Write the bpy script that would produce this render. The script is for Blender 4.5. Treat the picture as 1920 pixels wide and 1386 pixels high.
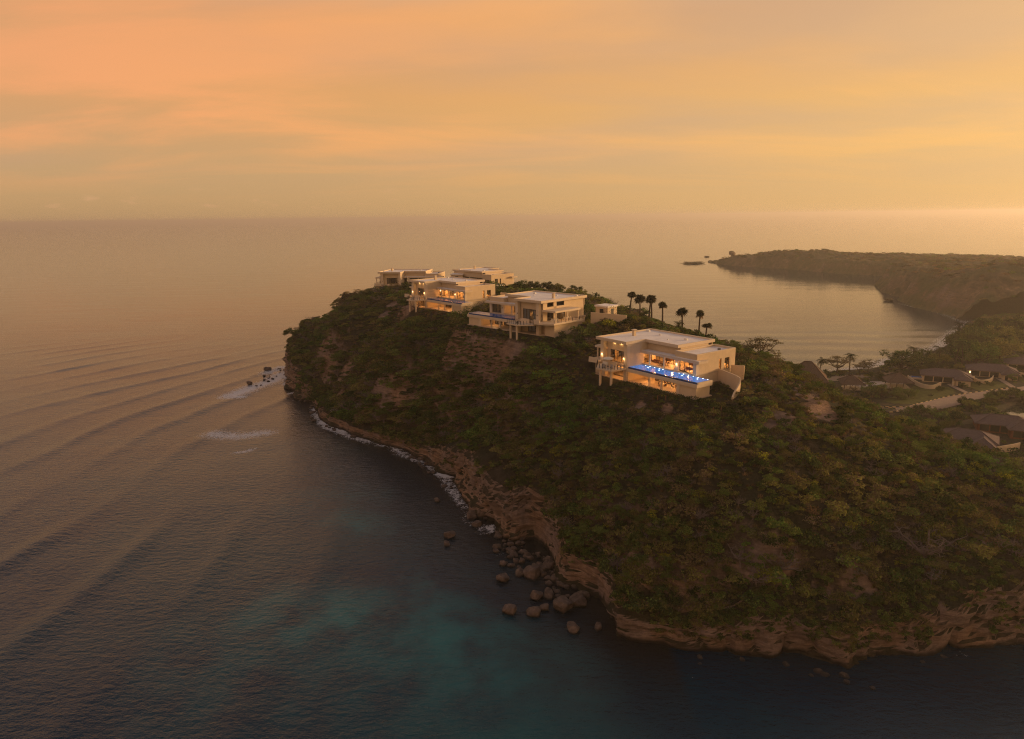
import bpy, bmesh, math, random
import numpy as np
from mathutils import Vector, Matrix

for o in list(bpy.data.objects):
    bpy.data.objects.remove(o)
sc = bpy.context.scene
random.seed(7)
rng = np.random.default_rng(11)

# ------------------------------------------------------------------ camera
FPX = 1300.0
PITCH = math.radians(12.45)
ROLL = math.radians(0.72)
CAMH = 80.0
_R = np.array([1.0, 0, 0]); _F = np.array([0, math.cos(PITCH), -math.sin(PITCH)])
_U = np.array([0, math.sin(PITCH), math.cos(PITCH)])
_c, _s = math.cos(ROLL), math.sin(ROLL)
CR = _c * _R - _s * _U
CU = _s * _R + _c * _U
CF = _F
CO = np.array([0, 0, CAMH])
cam = bpy.data.cameras.new('camera')
camo = bpy.data.objects.new('camera', cam)
sc.collection.objects.link(camo)
camo.matrix_world = Matrix(((CR[0], CU[0], -CF[0], 0), (CR[1], CU[1], -CF[1], 0), (CR[2], CU[2], -CF[2], CAMH), (0, 0, 0, 1)))
cam.sensor_fit = 'HORIZONTAL'; cam.sensor_width = 36.0
cam.lens = 36.0 * FPX / 1920.0
cam.clip_start = 1.0; cam.clip_end = 120000.0
sc.camera = camo
sc.render.resolution_x = 1024; sc.render.resolution_y = 739


def ray(u, v):
    return (u - 960) * CR - (v - 693) * CU + FPX * CF


def atz(u, v, z=0.0):
    d = ray(u, v); t = (z - CAMH) / d[2]
    return CO + d * t


def aty(u, v, y):
    d = ray(u, v); return CO + d * (y / d[1])


def xy(u, v, z=0.0):
    p = atz(u, v, z); return (float(p[0]), float(p[1]))


# ------------------------------------------------------------------ light
SUN_EL = 9.0       # degrees above the horizon
SUN_AZ = 74.0      # degrees to the right of the view direction (+Y)
EXPOSURE = 0.10
SKY_GAIN = 1.0
HAZE_DENSITY = 0.00016
w = bpy.data.worlds.new('World'); sc.world = w; w.use_nodes = True
nt = w.node_tree; N = nt.nodes; L = nt.links
N.clear()


def nd(t, typ, **kw):
    n = t.nodes.new(typ)
    for k, v in kw.items():
        if k.startswith('i_'):
            n.inputs[k[2:].replace('_', ' ')].default_value = v
        else:
            setattr(n, k, v)
    return n


def math_(t, op, a, b=None, clamp=False):
    n = t.nodes.new('ShaderNodeMath'); n.operation = op; n.use_clamp = clamp
    for i, x in enumerate((a, b)):
        if x is None: continue
        if isinstance(x, (int, float)): n.inputs[i].default_value = x
        else: t.links.new(x, n.inputs[i])
    return n.outputs[0]


def ramp(t, fac, stops, interp='LINEAR'):
    n = t.nodes.new('ShaderNodeValToRGB'); n.color_ramp.interpolation = interp
    cr = n.color_ramp
    while len(cr.elements) < len(stops): cr.elements.new(0.5)
    for e, (p, c) in zip(cr.elements, stops):
        e.position = p; e.color = (*c, 1) if len(c) == 3 else c
    t.links.new(fac, n.inputs[0])
    return n.outputs[0]


def mixc(t, fac, a, b, blend='MIX'):
    n = t.nodes.new('ShaderNodeMix'); n.data_type = 'RGBA'; n.blend_type = blend
    for sock, x in ((n.inputs[0], fac), (n.inputs[6], a), (n.inputs[7], b)):
        if isinstance(x, (int, float)): sock.default_value = x
        elif isinstance(x, tuple): sock.default_value = (*x, 1) if len(x) == 3 else x
        else: t.links.new(x, sock)
    return n.outputs[2]


def mapr(t, x, a, b, c=0.0, d=1.0, smooth=False):
    n = t.nodes.new('ShaderNodeMapRange')
    if smooth: n.interpolation_type = 'SMOOTHSTEP'
    t.links.new(x, n.inputs[0])
    for i, v in enumerate((a, b, c, d)): n.inputs[i + 1].default_value = v
    return n.outputs[0]


def lin(r, g, b):
    f = lambda c: ((c / 255 + 0.055) / 1.055) ** 2.4 if c > 10 else c / 255 / 12.92
    return (f(r), f(g), f(b))


tc = nd(nt, 'ShaderNodeTexCoord')
sep = nd(nt, 'ShaderNodeSeparateXYZ'); L.new(tc.outputs['Generated'], sep.inputs[0])
X, Y, Z = sep.outputs
# elevation (radians-ish) and azimuth-like coordinate
el = math_(nt, 'ARCSINE', Z)
az = math_(nt, 'ARCTAN2', X, Y)          # 0 ahead, + right
# vertical gradient of the hazy evening sky
eln = mapr(nt, el, 0.0, 1.5708)
base_l = ramp(nt, eln, [(0.0, lin(180, 142, 100)), (0.04, lin(190, 146, 100)), (0.10, lin(216, 150, 86)), (0.16, lin(212, 152, 94)), (0.25, lin(232, 198, 174)), (0.38, lin(154, 144, 146)), (0.55, lin(104, 108, 122)), (1.0, lin(84, 94, 114))])
base_r = ramp(nt, eln, [(0.0, lin(216, 170, 112)), (0.03, lin(214, 164, 108)), (0.09, lin(234, 172, 84)), (0.16, lin(230, 164, 90)), (0.25, lin(238, 202, 176)), (0.38, lin(158, 146, 146)), (0.55, lin(104, 108, 122)), (1.0, lin(84, 94, 114))])
azf = mapr(nt, az, -0.75, 0.75, 0, 1, True)
base = mixc(nt, azf, base_l, base_r)
# long streaks of cloud: noise in a plane high above
dz = math_(nt, 'MAXIMUM', math_(nt, 'ADD', Z, 0.10), 0.02)
cx = math_(nt, 'DIVIDE', X, dz); cy = math_(nt, 'DIVIDE', Y, dz)
comb = nd(nt, 'ShaderNodeCombineXYZ'); L.new(cx, comb.inputs[0]); L.new(cy, comb.inputs[1])
mp = nd(nt, 'ShaderNodeMapping'); L.new(comb.outputs[0], mp.inputs[0])
mp.inputs['Scale'].default_value = (0.42, 0.75, 1); mp.inputs['Rotation'].default_value = (0, 0, math.radians(-12)); mp.inputs['Location'].default_value = (1.3, 0.4, 0)
n1 = nd(nt, 'ShaderNodeTexNoise', i_Scale=1.15, i_Detail=7.0, i_Roughness=0.52); L.new(mp.outputs[0], n1.inputs['Vector'])
n1.inputs['Distortion'].default_value = 0.5
st = mapr(nt, n1.outputs[0], 0.40, 0.66, 0, 1, True)
n2 = nd(nt, 'ShaderNodeTexNoise', i_Scale=0.5, i_Detail=5.0, i_Roughness=0.5)
mp2 = nd(nt, 'ShaderNodeMapping'); L.new(comb.outputs[0], mp2.inputs[0]); mp2.inputs['Scale'].default_value = (0.5, 0.9, 1); mp2.inputs['Location'].default_value = (4.3, 7.4, 2)
L.new(mp2.outputs[0], n2.inputs['Vector'])
st2 = mapr(nt, n2.outputs[0], 0.42, 0.66, 0, 1, True)
elfade = mapr(nt, el, 0.01, 0.13, 0, 1, True)
warm = mixc(nt, azf, lin(244, 158, 94), lin(252, 182, 80))
grey = mixc(nt, azf, lin(186, 142, 114), lin(202, 160, 116))
c1 = mixc(nt, math_(nt, 'MULTIPLY', math_(nt, 'MULTIPLY', st, elfade), 0.88), base, warm)
c2 = mixc(nt, math_(nt, 'MULTIPLY', math_(nt, 'MULTIPLY', st2, elfade), 0.65), c1, grey)
# fade clouds to plain veil above
highf = mapr(nt, el, 0.35, 0.9, 0, 1, True)
c3 = mixc(nt, highf, c2, base)
# small low cumulus on the horizon, left
n3 = nd(nt, 'ShaderNodeTexNoise', i_Scale=1.0, i_Detail=6.0, i_Roughness=0.6)
cb = nd(nt, 'ShaderNodeCombineXYZ'); L.new(math_(nt, 'MULTIPLY', az, 26.0), cb.inputs[0]); L.new(math_(nt, 'MULTIPLY', el, 90.0), cb.inputs[1])
L.new(cb.outputs[0], n3.inputs['Vector'])
cu = mapr(nt, n3.outputs[0], 0.56, 0.72, 0, 1, True)
band = math_(nt, 'MULTIPLY', mapr(nt, el, 0.010, 0.020, 0, 1, True), mapr(nt, el, 0.030, 0.045, 1, 0, True))
bandx = mapr(nt, az, -0.15, 0.1, 1, 0, True)
c4 = mixc(nt, math_(nt, 'MULTIPLY', math_(nt, 'MULTIPLY', cu, band), math_(nt, 'MULTIPLY', bandx, 0.45)), c3, lin(214, 160, 118))
# glow round the sun, wide
sd = Vector((math.sin(math.radians(SUN_AZ)) * math.cos(math.radians(SUN_EL)), math.cos(math.radians(SUN_AZ)) * math.cos(math.radians(SUN_EL)), math.sin(math.radians(SUN_EL))))
dot = nd(nt, 'ShaderNodeVectorMath', operation='DOT_PRODUCT'); L.new(tc.outputs['Generated'], dot.inputs[0]); dot.inputs[1].default_value = sd
g1 = math_(nt, 'POWER', math_(nt, 'MAXIMUM', dot.outputs['Value'], 0.0), 10.0)
glow = mixc(nt, 1.0, (0, 0, 0), (0.34, 0.17, 0.035))
gl = nd(nt, 'ShaderNodeVectorMath', operation='SCALE'); L.new(glow, gl.inputs[0]); L.new(g1, gl.inputs['Scale'])
c5 = nd(nt, 'ShaderNodeVectorMath', operation='ADD'); L.new(c4, c5.inputs[0]); L.new(gl.outputs[0], c5.inputs[1])
# below the horizon: dull sea tone
bel = mapr(nt, Z, -0.02, 0.0)
cfin = mixc(nt, bel, lin(120, 95, 75), c5.outputs[0])
nish = nd(nt, 'ShaderNodeTexSky'); nish.sky_type = 'NISHITA'; nish.sun_disc = False
nish.sun_elevation = math.radians(SUN_EL); nish.sun_rotation = math.radians(SUN_AZ)
bg1 = nd(nt, 'ShaderNodeBackground'); L.new(nish.outputs[0], bg1.inputs[0]); bg1.inputs[1].default_value = 0.02
bg2 = nd(nt, 'ShaderNodeBackground'); L.new(cfin, bg2.inputs[0]); bg2.inputs[1].default_value = 0.90 * SKY_GAIN
ad = nd(nt, 'ShaderNodeAddShader'); L.new(bg1.outputs[0], ad.inputs[0]); L.new(bg2.outputs[0], ad.inputs[1])
wo = nd(nt, 'ShaderNodeOutputWorld'); L.new(ad.outputs[0], wo.inputs[0])

sun = bpy.data.lights.new('sun', 'SUN'); suno = bpy.data.objects.new('sun', sun); sc.collection.objects.link(suno)
sun.energy = 3.8; sun.angle = math.radians(10); sun.color = (1.0, 0.62, 0.30)
suno.rotation_mode = 'QUATERNION'; suno.rotation_quaternion = sd.to_track_quat('Z', 'Y')

sc.view_settings.view_transform = 'Standard'; sc.view_settings.look = 'None'
sc.view_settings.exposure = EXPOSURE; sc.view_settings.gamma = 1.0
sc.view_settings.use_curve_mapping = False
sc.cycles.max_bounces = 6; sc.cycles.diffuse_bounces = 2; sc.cycles.glossy_bounces = 3
sc.cycles.transmission_bounces = 3; sc.cycles.transparent_max_bounces = 8; sc.cycles.volume_bounces = 0
sc.cycles.use_denoising = True
sc.cycles.filter_width = 1.1
sc.cycles.use_adaptive_sampling = False
sc.cycles.denoising_prefilter = 'NONE'
sc.cycles.sample_clamp_indirect = 3.0
sc.cycles.caustics_reflective = False; sc.cycles.caustics_refractive = False

# ------------------------------------------------------------------ helpers
col = sc.collection


def tag(o, label=None, cat=None, group=None, kind=None):
    if label: o['label'] = label
    if cat: o['category'] = cat
    if group: o['group'] = group
    if kind: o['kind'] = kind
    return o


def link(o, parent=None):
    col.objects.link(o)
    if parent is not None: o.parent = parent
    return o


def empty(name, loc=(0, 0, 0), rz=0.0):
    o = bpy.data.objects.new(name, None); col.objects.link(o)
    o.location = loc; o.rotation_euler = (0, 0, rz); o.empty_display_size = 0.5
    return o


def mesh_obj(name, verts, faces, mat, parent=None, smooth=False):
    me = bpy.data.meshes.new(name)
    me.from_pydata([tuple(map(float, v)) for v in verts], [], faces)
    mats = mat if isinstance(mat, (list, tuple)) else [mat]
    for m in mats: me.materials.append(m)
    me.update()
    if smooth: me.polygons.foreach_set('use_smooth', [True] * len(me.polygons))
    o = bpy.data.objects.new(name, me)
    return link(o, parent)


def grid_mesh(name, P, mat, parent=None, closed=False, flip=False):
    """P: (n, m, 3) array"""
    n, m = P.shape[:2]
    idx = np.arange(n * m).reshape(n, m)
    if closed: idx = np.concatenate([idx, idx[:1]], 0)
    a = idx[:-1, :-1].ravel(); b = idx[1:, :-1].ravel(); c = idx[1:, 1:].ravel(); d = idx[:-1, 1:].ravel()
    q = np.stack([a, b, c, d], 1) if not flip else np.stack([a, d, c, b], 1)
    me = np_mesh(name, P.reshape(-1, 3), q, smooth=True)
    me.materials.append(mat)
    o = bpy.data.objects.new(name, me)
    return link(o, parent)


def np_mesh(name, V, Q, smooth=False):
    me = bpy.data.meshes.new(name)
    V = np.asarray(V, dtype=np.float32); Q = np.asarray(Q, dtype=np.int32)
    k = Q.shape[1]
    me.vertices.add(len(V)); me.vertices.foreach_set('co', V.ravel())
    me.loops.add(Q.size); me.loops.foreach_set('vertex_index', Q.ravel())
    me.polygons.add(len(Q)); me.polygons.foreach_set('loop_start', np.arange(0, Q.size, k, dtype=np.int32))
    me.polygons.foreach_set('loop_total', np.full(len(Q), k, dtype=np.int32))
    me.polygons.foreach_set('use_smooth', np.full(len(Q), smooth))
    me.update(calc_edges=True); me.validate()
    return me


class MB:
    def __init__(s): s.v = []; s.f = []

    def box(s, x0, x1, y0, y1, z0, z1):
        if x0 > x1: x0, x1 = x1, x0
        if y0 > y1: y0, y1 = y1, y0
        n = len(s.v)
        s.v += [(x0, y0, z0), (x1, y0, z0), (x1, y1, z0), (x0, y1, z0), (x0, y0, z1), (x1, y0, z1), (x1, y1, z1), (x0, y1, z1)]
        s.f += [tuple(n + i for i in q) for q in ((0, 3, 2, 1), (4, 5, 6, 7), (0, 1, 5, 4), (1, 2, 6, 5), (2, 3, 7, 6), (3, 0, 4, 7))]
        return s

    def prism(s, pts, z0, z1):
        A = sum(pts[i][0] * pts[(i + 1) % len(pts)][1] - pts[(i + 1) % len(pts)][0] * pts[i][1] for i in range(len(pts)))
        if A < 0: pts = pts[::-1]
        n = len(s.v); k = len(pts)
        s.v += [(x, y, z0) for x, y in pts] + [(x, y, z1) for x, y in pts]
        s.f += [tuple(n + i for i in reversed(range(k))), tuple(n + k + i for i in range(k))]
        s.f += [(n + i, n + (i + 1) % k, n + k + (i + 1) % k, n + k + i) for i in range(k)]
        return s

    def tube(s, pts, rad, k=6, cap=True):
        pts = [Vector(p) for p in pts]
        if isinstance(rad, (int, float)): rad = [rad] * len(pts)
        n0 = len(s.v); up = Vector((0.13, 0.31, 1)).normalized()
        for i, p in enumerate(pts):
            d = (pts[min(i + 1, len(pts) - 1)] - pts[max(i - 1, 0)]).normalized()
            a = d.cross(up)
            if a.length < 1e-3: a = d.cross(Vector((1, 0, 0)))
            a.normalize(); b = d.cross(a)
            for j in range(k):
                t = 2 * math.pi * j / k
                s.v.append(tuple(p + (a * math.cos(t) + b * math.sin(t)) * rad[i]))
        for i in range(len(pts) - 1):
            for j in range(k):
                s.f.append((n0 + i * k + j, n0 + i * k + (j + 1) % k, n0 + (i + 1) * k + (j + 1) % k, n0 + (i + 1) * k + j))
        if cap:
            s.f.append(tuple(n0 + j for j in reversed(range(k)))); e = n0 + (len(pts) - 1) * k
            s.f.append(tuple(e + j for j in range(k)))
        return s

    def add(s, v, f):
        n = len(s.v); s.v += [tuple(x) for x in v]; s.f += [tuple(n + i for i in q) for q in f]; return s

    def build(s, name, mat, parent=None, smooth=False):
        return mesh_obj(name, s.v, s.f, mat, parent, smooth)


def copy_tree(o, parent=None):
    c = o.copy(); col.objects.link(c)
    if parent is not None: c.parent = parent; c.matrix_parent_inverse = o.matrix_parent_inverse
    for ch in list(o.children): copy_tree(ch, c)
    return c


# ---- numpy noise
def _hash(ix, iy, iz=0, seed=0):
    h = (ix.astype(np.int64) * 374761393 + iy.astype(np.int64) * 668265263 + np.asarray(iz).astype(np.int64) * 2147483647 + seed * 1274126177) & 0xffffffff
    h = ((h ^ (h >> 13)) * 1274126177) & 0xffffffff
    h = (h ^ (h >> 16)) & 0xffffffff
    return h.astype(np.float64) / 4294967295.0


def vnoise(x, y, seed=0):
    x = np.asarray(x, float); y = np.asarray(y, float)
    ix = np.floor(x); iy = np.floor(y); fx = x - ix; fy = y - iy
    fx = fx * fx * (3 - 2 * fx); fy = fy * fy * (3 - 2 * fy)
    a = _hash(ix, iy, 0, seed); b = _hash(ix + 1, iy, 0, seed); c = _hash(ix, iy + 1, 0, seed); d = _hash(ix + 1, iy + 1, 0, seed)
    return (a * (1 - fx) + b * fx) * (1 - fy) + (c * (1 - fx) + d * fx) * fy


def fbm(x, y, oct=4, seed=0, gain=0.5):
    s = 0; a = 1; t = 0
    for i in range(oct):
        s = s + a * (vnoise(x, y, seed + i * 17) - 0.5); t += a; a *= gain; x = x * 2.03 + 5.1; y = y * 2.03 + 3.7
    return s / t * 2      # about -1..1


def sstep(x, a, b):
    t = np.clip((x - a) / (b - a), 0, 1); return t * t * (3 - 2 * t)


# ------------------------------------------------------------------ materials
MATS = {}


def pmat(name, colr, rough=0.8, spec=0.3, noise=None, bump=None, metallic=0.0, emit=None):
    """noise=(scale, amount) mottles the colour; bump=(scale, strength)"""
    if name in MATS: return MATS[name]
    m = bpy.data.materials.new(name); m.use_nodes = True; t = m.node_tree
    b = t.nodes['Principled BSDF']
    b.inputs['Base Color'].default_value = (*colr, 1); b.inputs['Roughness'].default_value = rough
    b.inputs['Specular IOR Level'].default_value = spec; b.inputs['Metallic'].default_value = metallic
    geo = t.nodes.new('ShaderNodeNewGeometry')
    if noise:
        n = nd(t, 'ShaderNodeTexNoise', i_Scale=noise[0], i_Detail=6.0, i_Roughness=0.6)
        t.links.new(geo.outputs['Position'], n.inputs['Vector'])
        lo = tuple(c * (1 - noise[1]) for c in colr); hi = tuple(min(c * (1 + noise[1]), 1) for c in colr)
        c = ramp(t, n.outputs[0], [(0.3, lo), (0.7, hi)])
        t.links.new(c, b.inputs['Base Color'])
    if bump:
        n = nd(t, 'ShaderNodeTexNoise', i_Scale=bump[0], i_Detail=5.0)
        t.links.new(geo.outputs['Position'], n.inputs['Vector'])
        bp = nd(t, 'ShaderNodeBump', i_Strength=bump[1], i_Distance=0.1)
        t.links.new(n.outputs[0], bp.inputs['Height']); t.links.new(bp.outputs[0], b.inputs['Normal'])
    if emit:
        b.inputs['Emission Color'].default_value = (*emit[0], 1); b.inputs['Emission Strength'].default_value = emit[1]
    MATS[name] = m
    return m


def glass_mat():
    m = bpy.data.materials.new('window_glass'); m.use_nodes = True; t = m.node_tree; t.nodes.clear()
    tr = nd(t, 'ShaderNodeBsdfTransparent'); tr.inputs[0].default_value = (0.86, 0.86, 0.84, 1)
    gl = nd(t, 'ShaderNodeBsdfGlossy'); gl.inputs['Roughness'].default_value = 0.03
    fr = nd(t, 'ShaderNodeLayerWeight'); mx = nd(t, 'ShaderNodeMixShader')
    f2 = math_(t, 'ADD', math_(t, 'MULTIPLY', math_(t, 'POWER', fr.outputs['Facing'], 4.0), 0.45), 0.03, True)
    t.links.new(f2, mx.inputs[0]); t.links.new(tr.outputs[0], mx.inputs[1]); t.links.new(gl.outputs[0], mx.inputs[2])
    o = nd(t, 'ShaderNodeOutputMaterial'); t.links.new(mx.outputs[0], o.inputs[0])
    return m


GLASS = glass_mat()
WALL = pmat('stucco', (0.62, 0.47, 0.30), 0.9, 0.15, (0.6, 0.06), (6, 0.15))
TRIM = pmat('trim_render', (0.66, 0.52, 0.36), 0.85, 0.15, (0.9, 0.05))
ROOFM = pmat('roof_membrane', (0.80, 0.73, 0.67), 0.9, 0.1, (0.35, 0.10))
STONE = pmat('stone_floor', (0.50, 0.38, 0.26), 0.5, 0.3, (1.2, 0.12))
INNER = pmat('interior_plaster', (0.62, 0.46, 0.28), 0.9, 0.1)
FRAME = pmat('dark_frame', (0.030, 0.020, 0.014), 0.5, 0.3)
POSTM = pmat('post_metal', (0.03, 0.028, 0.026), 0.45, 0.4)
WOODM = pmat('dark_wood', (0.10, 0.045, 0.02), 0.5, 0.3, (3, 0.3))
CURT = pmat('grey_curtain', (0.30, 0.31, 0.34), 0.9, 0.1)
TILEM = pmat('pool_tile', (0.015, 0.045, 0.16), 0.25, 0.5, (5, 0.25))
CANVAS = pmat('canvas', (0.72, 0.66, 0.56), 0.9, 0.1)
CUSH = pmat('cushion', (0.30, 0.26, 0.22), 0.9, 0.1)
WHITEP = pmat('white_paint', (0.75, 0.70, 0.62), 0.7, 0.2)
LAMPM = pmat('lamp_glow', (0.9, 0.7, 0.4), 0.5, 0.1, emit=((1.0, 0.58, 0.22), 6.0))
POOLLAMP = pmat('pool_lamp', (0.9, 0.9, 1.0), 0.5, 0.1, emit=((0.75, 0.9, 1.0), 4.0))
BARK = pmat('bark', (0.085, 0.06, 0.04), 0.95, 0.1, (4, 0.3), (8, 0.4))
DEADW = pmat('dead_wood', (0.17, 0.13, 0.11), 0.95, 0.1, (6, 0.2))
THATCH = pmat('thatch', (0.13, 0.085, 0.06), 1.0, 0.05, (2.5, 0.35), (7, 0.9))
SHINGLE = pmat('roof_shingle', (0.13, 0.088, 0.080), 0.9, 0.15, (1.5, 0.22), (5, 0.6))
RIDGEM = pmat('ridge_cap', (0.12, 0.085, 0.075), 0.85, 0.15, (2, 0.2))
ROADM = pmat('road_concrete', (0.30, 0.21, 0.15), 0.9, 0.2, (0.5, 0.15), (6, 0.2))
LAWN = pmat('lawn_grass', (0.085, 0.085, 0.018), 0.95, 0.1, (0.5, 0.35), (8, 0.6))
SAND = pmat('sand', (0.30, 0.22, 0.15), 0.95, 0.1, (0.3, 0.15))
KERBY = pmat('kerb_yellow', (0.55, 0.38, 0.16), 0.8, 0.2)
KERBK = pmat('kerb_black', (0.02, 0.018, 0.016), 0.8, 0.2)
BRICKR = pmat('red_timber', (0.16, 0.05, 0.025), 0.8, 0.2, (2, 0.2))


def water_pool(name, colr, emit):
    m = bpy.data.materials.new(name); m.use_nodes = True; t = m.node_tree; b = t.nodes['Principled BSDF']
    b.inputs['Base Color'].default_value = (*colr, 1); b.inputs['Roughness'].default_value = 0.04; b.inputs['IOR'].default_value = 1.33
    geo = t.nodes.new('ShaderNodeNewGeometry')
    n = nd(t, 'ShaderNodeTexNoise', i_Scale=2.2, i_Detail=3.0); t.links.new(geo.outputs['Position'], n.inputs['Vector'])
    bp = nd(t, 'ShaderNodeBump', i_Strength=0.25, i_Distance=0.05); t.links.new(n.outputs[0], bp.inputs['Height']); t.links.new(bp.outputs[0], b.inputs['Normal'])
    if emit:   # scattered glow of the pool lamps, put into the water's colour as emission
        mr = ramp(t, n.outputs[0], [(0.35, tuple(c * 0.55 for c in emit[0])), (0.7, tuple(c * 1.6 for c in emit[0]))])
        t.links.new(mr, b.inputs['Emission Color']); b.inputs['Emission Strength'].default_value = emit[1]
    return m


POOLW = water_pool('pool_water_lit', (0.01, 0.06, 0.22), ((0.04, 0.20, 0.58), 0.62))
POOLW2 = water_pool('pool_water', (0.03, 0.13, 0.42), None)


def leafmat(name, colr, hue=0.25, trans=0.25):
    m = bpy.data.materials.new(name); m.use_nodes = True; t = m.node_tree; t.nodes.clear()
    geo = t.nodes.new('ShaderNodeNewGeometry'); oi = t.nodes.new('ShaderNodeObjectInfo')
    n = nd(t, 'ShaderNodeTexNoise', i_Scale=0.05, i_Detail=4.0); t.links.new(geo.outputs['Position'], n.inputs['Vector'])
    r1 = ramp(t, n.outputs[0], [(0.32, (colr[0] * (1 + hue * .9), colr[1] * (1 + hue * .2), colr[2] * (1 + hue))), (0.55, colr), (0.72, (colr[0] * (1 - hue * .4), colr[1] * (1 + hue), colr[2]))])
    rv = mapr(t, oi.outputs['Random'], 0, 1, 0.55, 1.5)
    ri = mapr(t, geo.outputs['Random Per Island'], 0, 1, 0.6, 1.45)
    s = nd(t, 'ShaderNodeVectorMath', operation='SCALE'); t.links.new(r1, s.inputs[0]); t.links.new(math_(t, 'MULTIPLY', rv, ri), s.inputs['Scale'])
    d = nd(t, 'ShaderNodeBsdfDiffuse'); tr = nd(t, 'ShaderNodeBsdfTranslucent'); mx = nd(t, 'ShaderNodeMixShader'); mx.inputs[0].default_value = trans
    t.links.new(s.outputs[0], d.inputs[0]); t.links.new(s.outputs[0], tr.inputs[0])
    t.links.new(d.outputs[0], mx.inputs[1]); t.links.new(tr.outputs[0], mx.inputs[2])
    o = nd(t, 'ShaderNodeOutputMaterial'); t.links.new(mx.outputs[0], o.inputs[0])
    return m


LEAF = {
    'green': leafmat('leaf_green', (0.095, 0.136, 0.026)),
    'olive': leafmat('leaf_olive', (0.155, 0.150, 0.034)),
    'bright': leafmat('leaf_bright', (0.22, 0.22, 0.020), 0.12),
    'brown': leafmat('leaf_brown', (0.142, 0.106, 0.050)),
    'dark': leafmat('leaf_dark', (0.042, 0.064, 0.017)),
    'grey': leafmat('leaf_grey', (0.15, 0.14, 0.11), 0.08),
    'pink': leafmat('leaf_pink', (0.20, 0.14, 0.09), 0.08),
    'palm': leafmat('leaf_palm', (0.040, 0.045, 0.014)),
    'dry': leafmat('leaf_dry', (0.19, 0.115, 0.050), 0.1),
}

# ------------------------------------------------------------------ villas: placement (local a along the front, b into the house)
VILLA = {
    1: dict(p=(45.06, 164.45, 35.65), rot=125.05, mir=False),
    2: dict(p=(-15.33, 240.91, 43.28), rot=-46.0, mir=True),
    3: dict(p=(-19.3, 266.65, 43.49), rot=130.43, mir=False),
    4: dict(p=(9.47, 357.26, 42.15), rot=132.65, mir=True),
    5: dict(p=(-34.0, 362.0, 41.4), rot=172.0, mir=False),
}


def vloc(k, X_, Y_):
    """world xy -> local (a, b)"""
    q = VILLA[k]; A = math.radians(q['rot']); dx = X_ - q['p'][0]; dy = Y_ - q['p'][1]
    a = dx * math.cos(A) + dy * math.sin(A); yl = -dx * math.sin(A) + dy * math.cos(A)
    return a, (yl if q['mir'] else -yl)


def vworld(k, a, b, z=0):
    q = VILLA[k]; A = math.radians(q['rot']); yl = b if q['mir'] else -b
    return (q['p'][0] + a * math.cos(A) - yl * math.sin(A), q['p'][1] + a * math.sin(A) + yl * math.cos(A), q['p'][2] + z)


# ------------------------------------------------------------------ terrain
# coast of the headland: (u, v, cliff height, setback) for the seen shore, or ('w', x, y, h, sb)
COAST_SRC = [
    ('w', 470, 235, 1.5, 4), ('w', 340, 205, 2.5, 4), ('w', 260, 165, 4, 5), ('w', 190, 128, 8, 5), ('w', 135, 116, 15, 6), (1920, 1222, 17, 7), (1850, 1222, 17, 7), (1750, 1218, 12, 5),
    (1690, 1216, 9, 4), (1650, 1228, 9, 4), (1620, 1250, 9, 4), (1600, 1262, 9.5, 4), (1570, 1255, 10, 4), (1530, 1240, 10.5, 4), (1480, 1228, 11, 4), (1430, 1234, 11, 4), (1380, 1232, 8, 3.5), (1320, 1226, 7, 3),
    (1250, 1216, 6.5, 3), (1190, 1208, 7, 3), (1150, 1198, 8, 3), (1138, 1180, 8.5, 3), (1134, 1155, 9, 3), (1112, 1128, 9.5, 3), (1085, 1106, 9.5, 3), (1050, 1096, 10, 3),
    (1030, 1060, 12.5, 3), (1010, 1030, 14, 4), (985, 1012, 16, 5), (960, 1012, 16, 6), (930, 990, 16, 7), (900, 965, 17, 8), (870, 938, 17, 8), (845, 905, 14, 8), (815, 880, 9, 6),
    (765, 848, 6, 5), (700, 828, 5, 4), (640, 810, 5, 4), (600, 785, 5.5, 4), (590, 765, 6, 4), (572, 752, 10, 5), (548, 738, 16, 6), (538, 716, 20, 7), (538, 700, 21, 7),
    ('w', -120, 378, 22, 7), ('w', -113, 408, 22, 7), ('w', -92, 432, 22, 7), ('w', -50, 442, 22, 7), ('w', -5, 425, 22, 7), ('w', 40, 392, 20, 7), ('w', 72, 345, 18, 7), ('w', 98, 318, 12, 6), ('w', 122, 322, 5, 5), ('w', 145, 342, 1.0, 4),
    (1600, 694, 0.7, 5), (1640, 690, 0.7, 5), (1720, 670, 0.7, 5), (1790, 640, 0.7, 5), (1812, 606, 0.8, 5), ('w', 372, 530, 0.8, 5), ('w', 470, 545, 0.8, 5),
]
CP = []
for e in COAST_SRC:
    if e[0] == 'w': CP.append((e[1], e[2], e[3], e[4]))
    else:
        p = xy(e[0], e[1]); CP.append((p[0], p[1], e[2], e[3]))
CP = np.array(CP)


def catmull(P, step):
    out = []
    n = len(P)
    for i in range(n - 1):
        p0 = P[max(i - 1, 0)]; p1 = P[i]; p2 = P[i + 1]; p3 = P[min(i + 2, n - 1)]
        m = max(1, int(np.hypot(*(p2 - p1)[:2]) / step))
        for k in range(m):
            t = k / m
            out.append(0.5 * ((2 * p1) + (-p0 + p2) * t + (2 * p0 - 5 * p1 + 4 * p2 - p3) * t * t + (-p0 + 3 * p1 - 3 * p2 + p3) * t ** 3))
    out.append(P[-1])
    return np.array(out)


CC = catmull(CP, 0.8)
# wobble the shoreline
tang = np.gradient(CC[:, :2], axis=0); tang /= np.linalg.norm(tang, axis=1)[:, None]
OUT = np.stack([tang[:, 1], -tang[:, 0]], 1)       # candidate outward normal
# interior test with a known land point
_poly = np.concatenate([CC[:, :2], [[470, 240]]])


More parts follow.
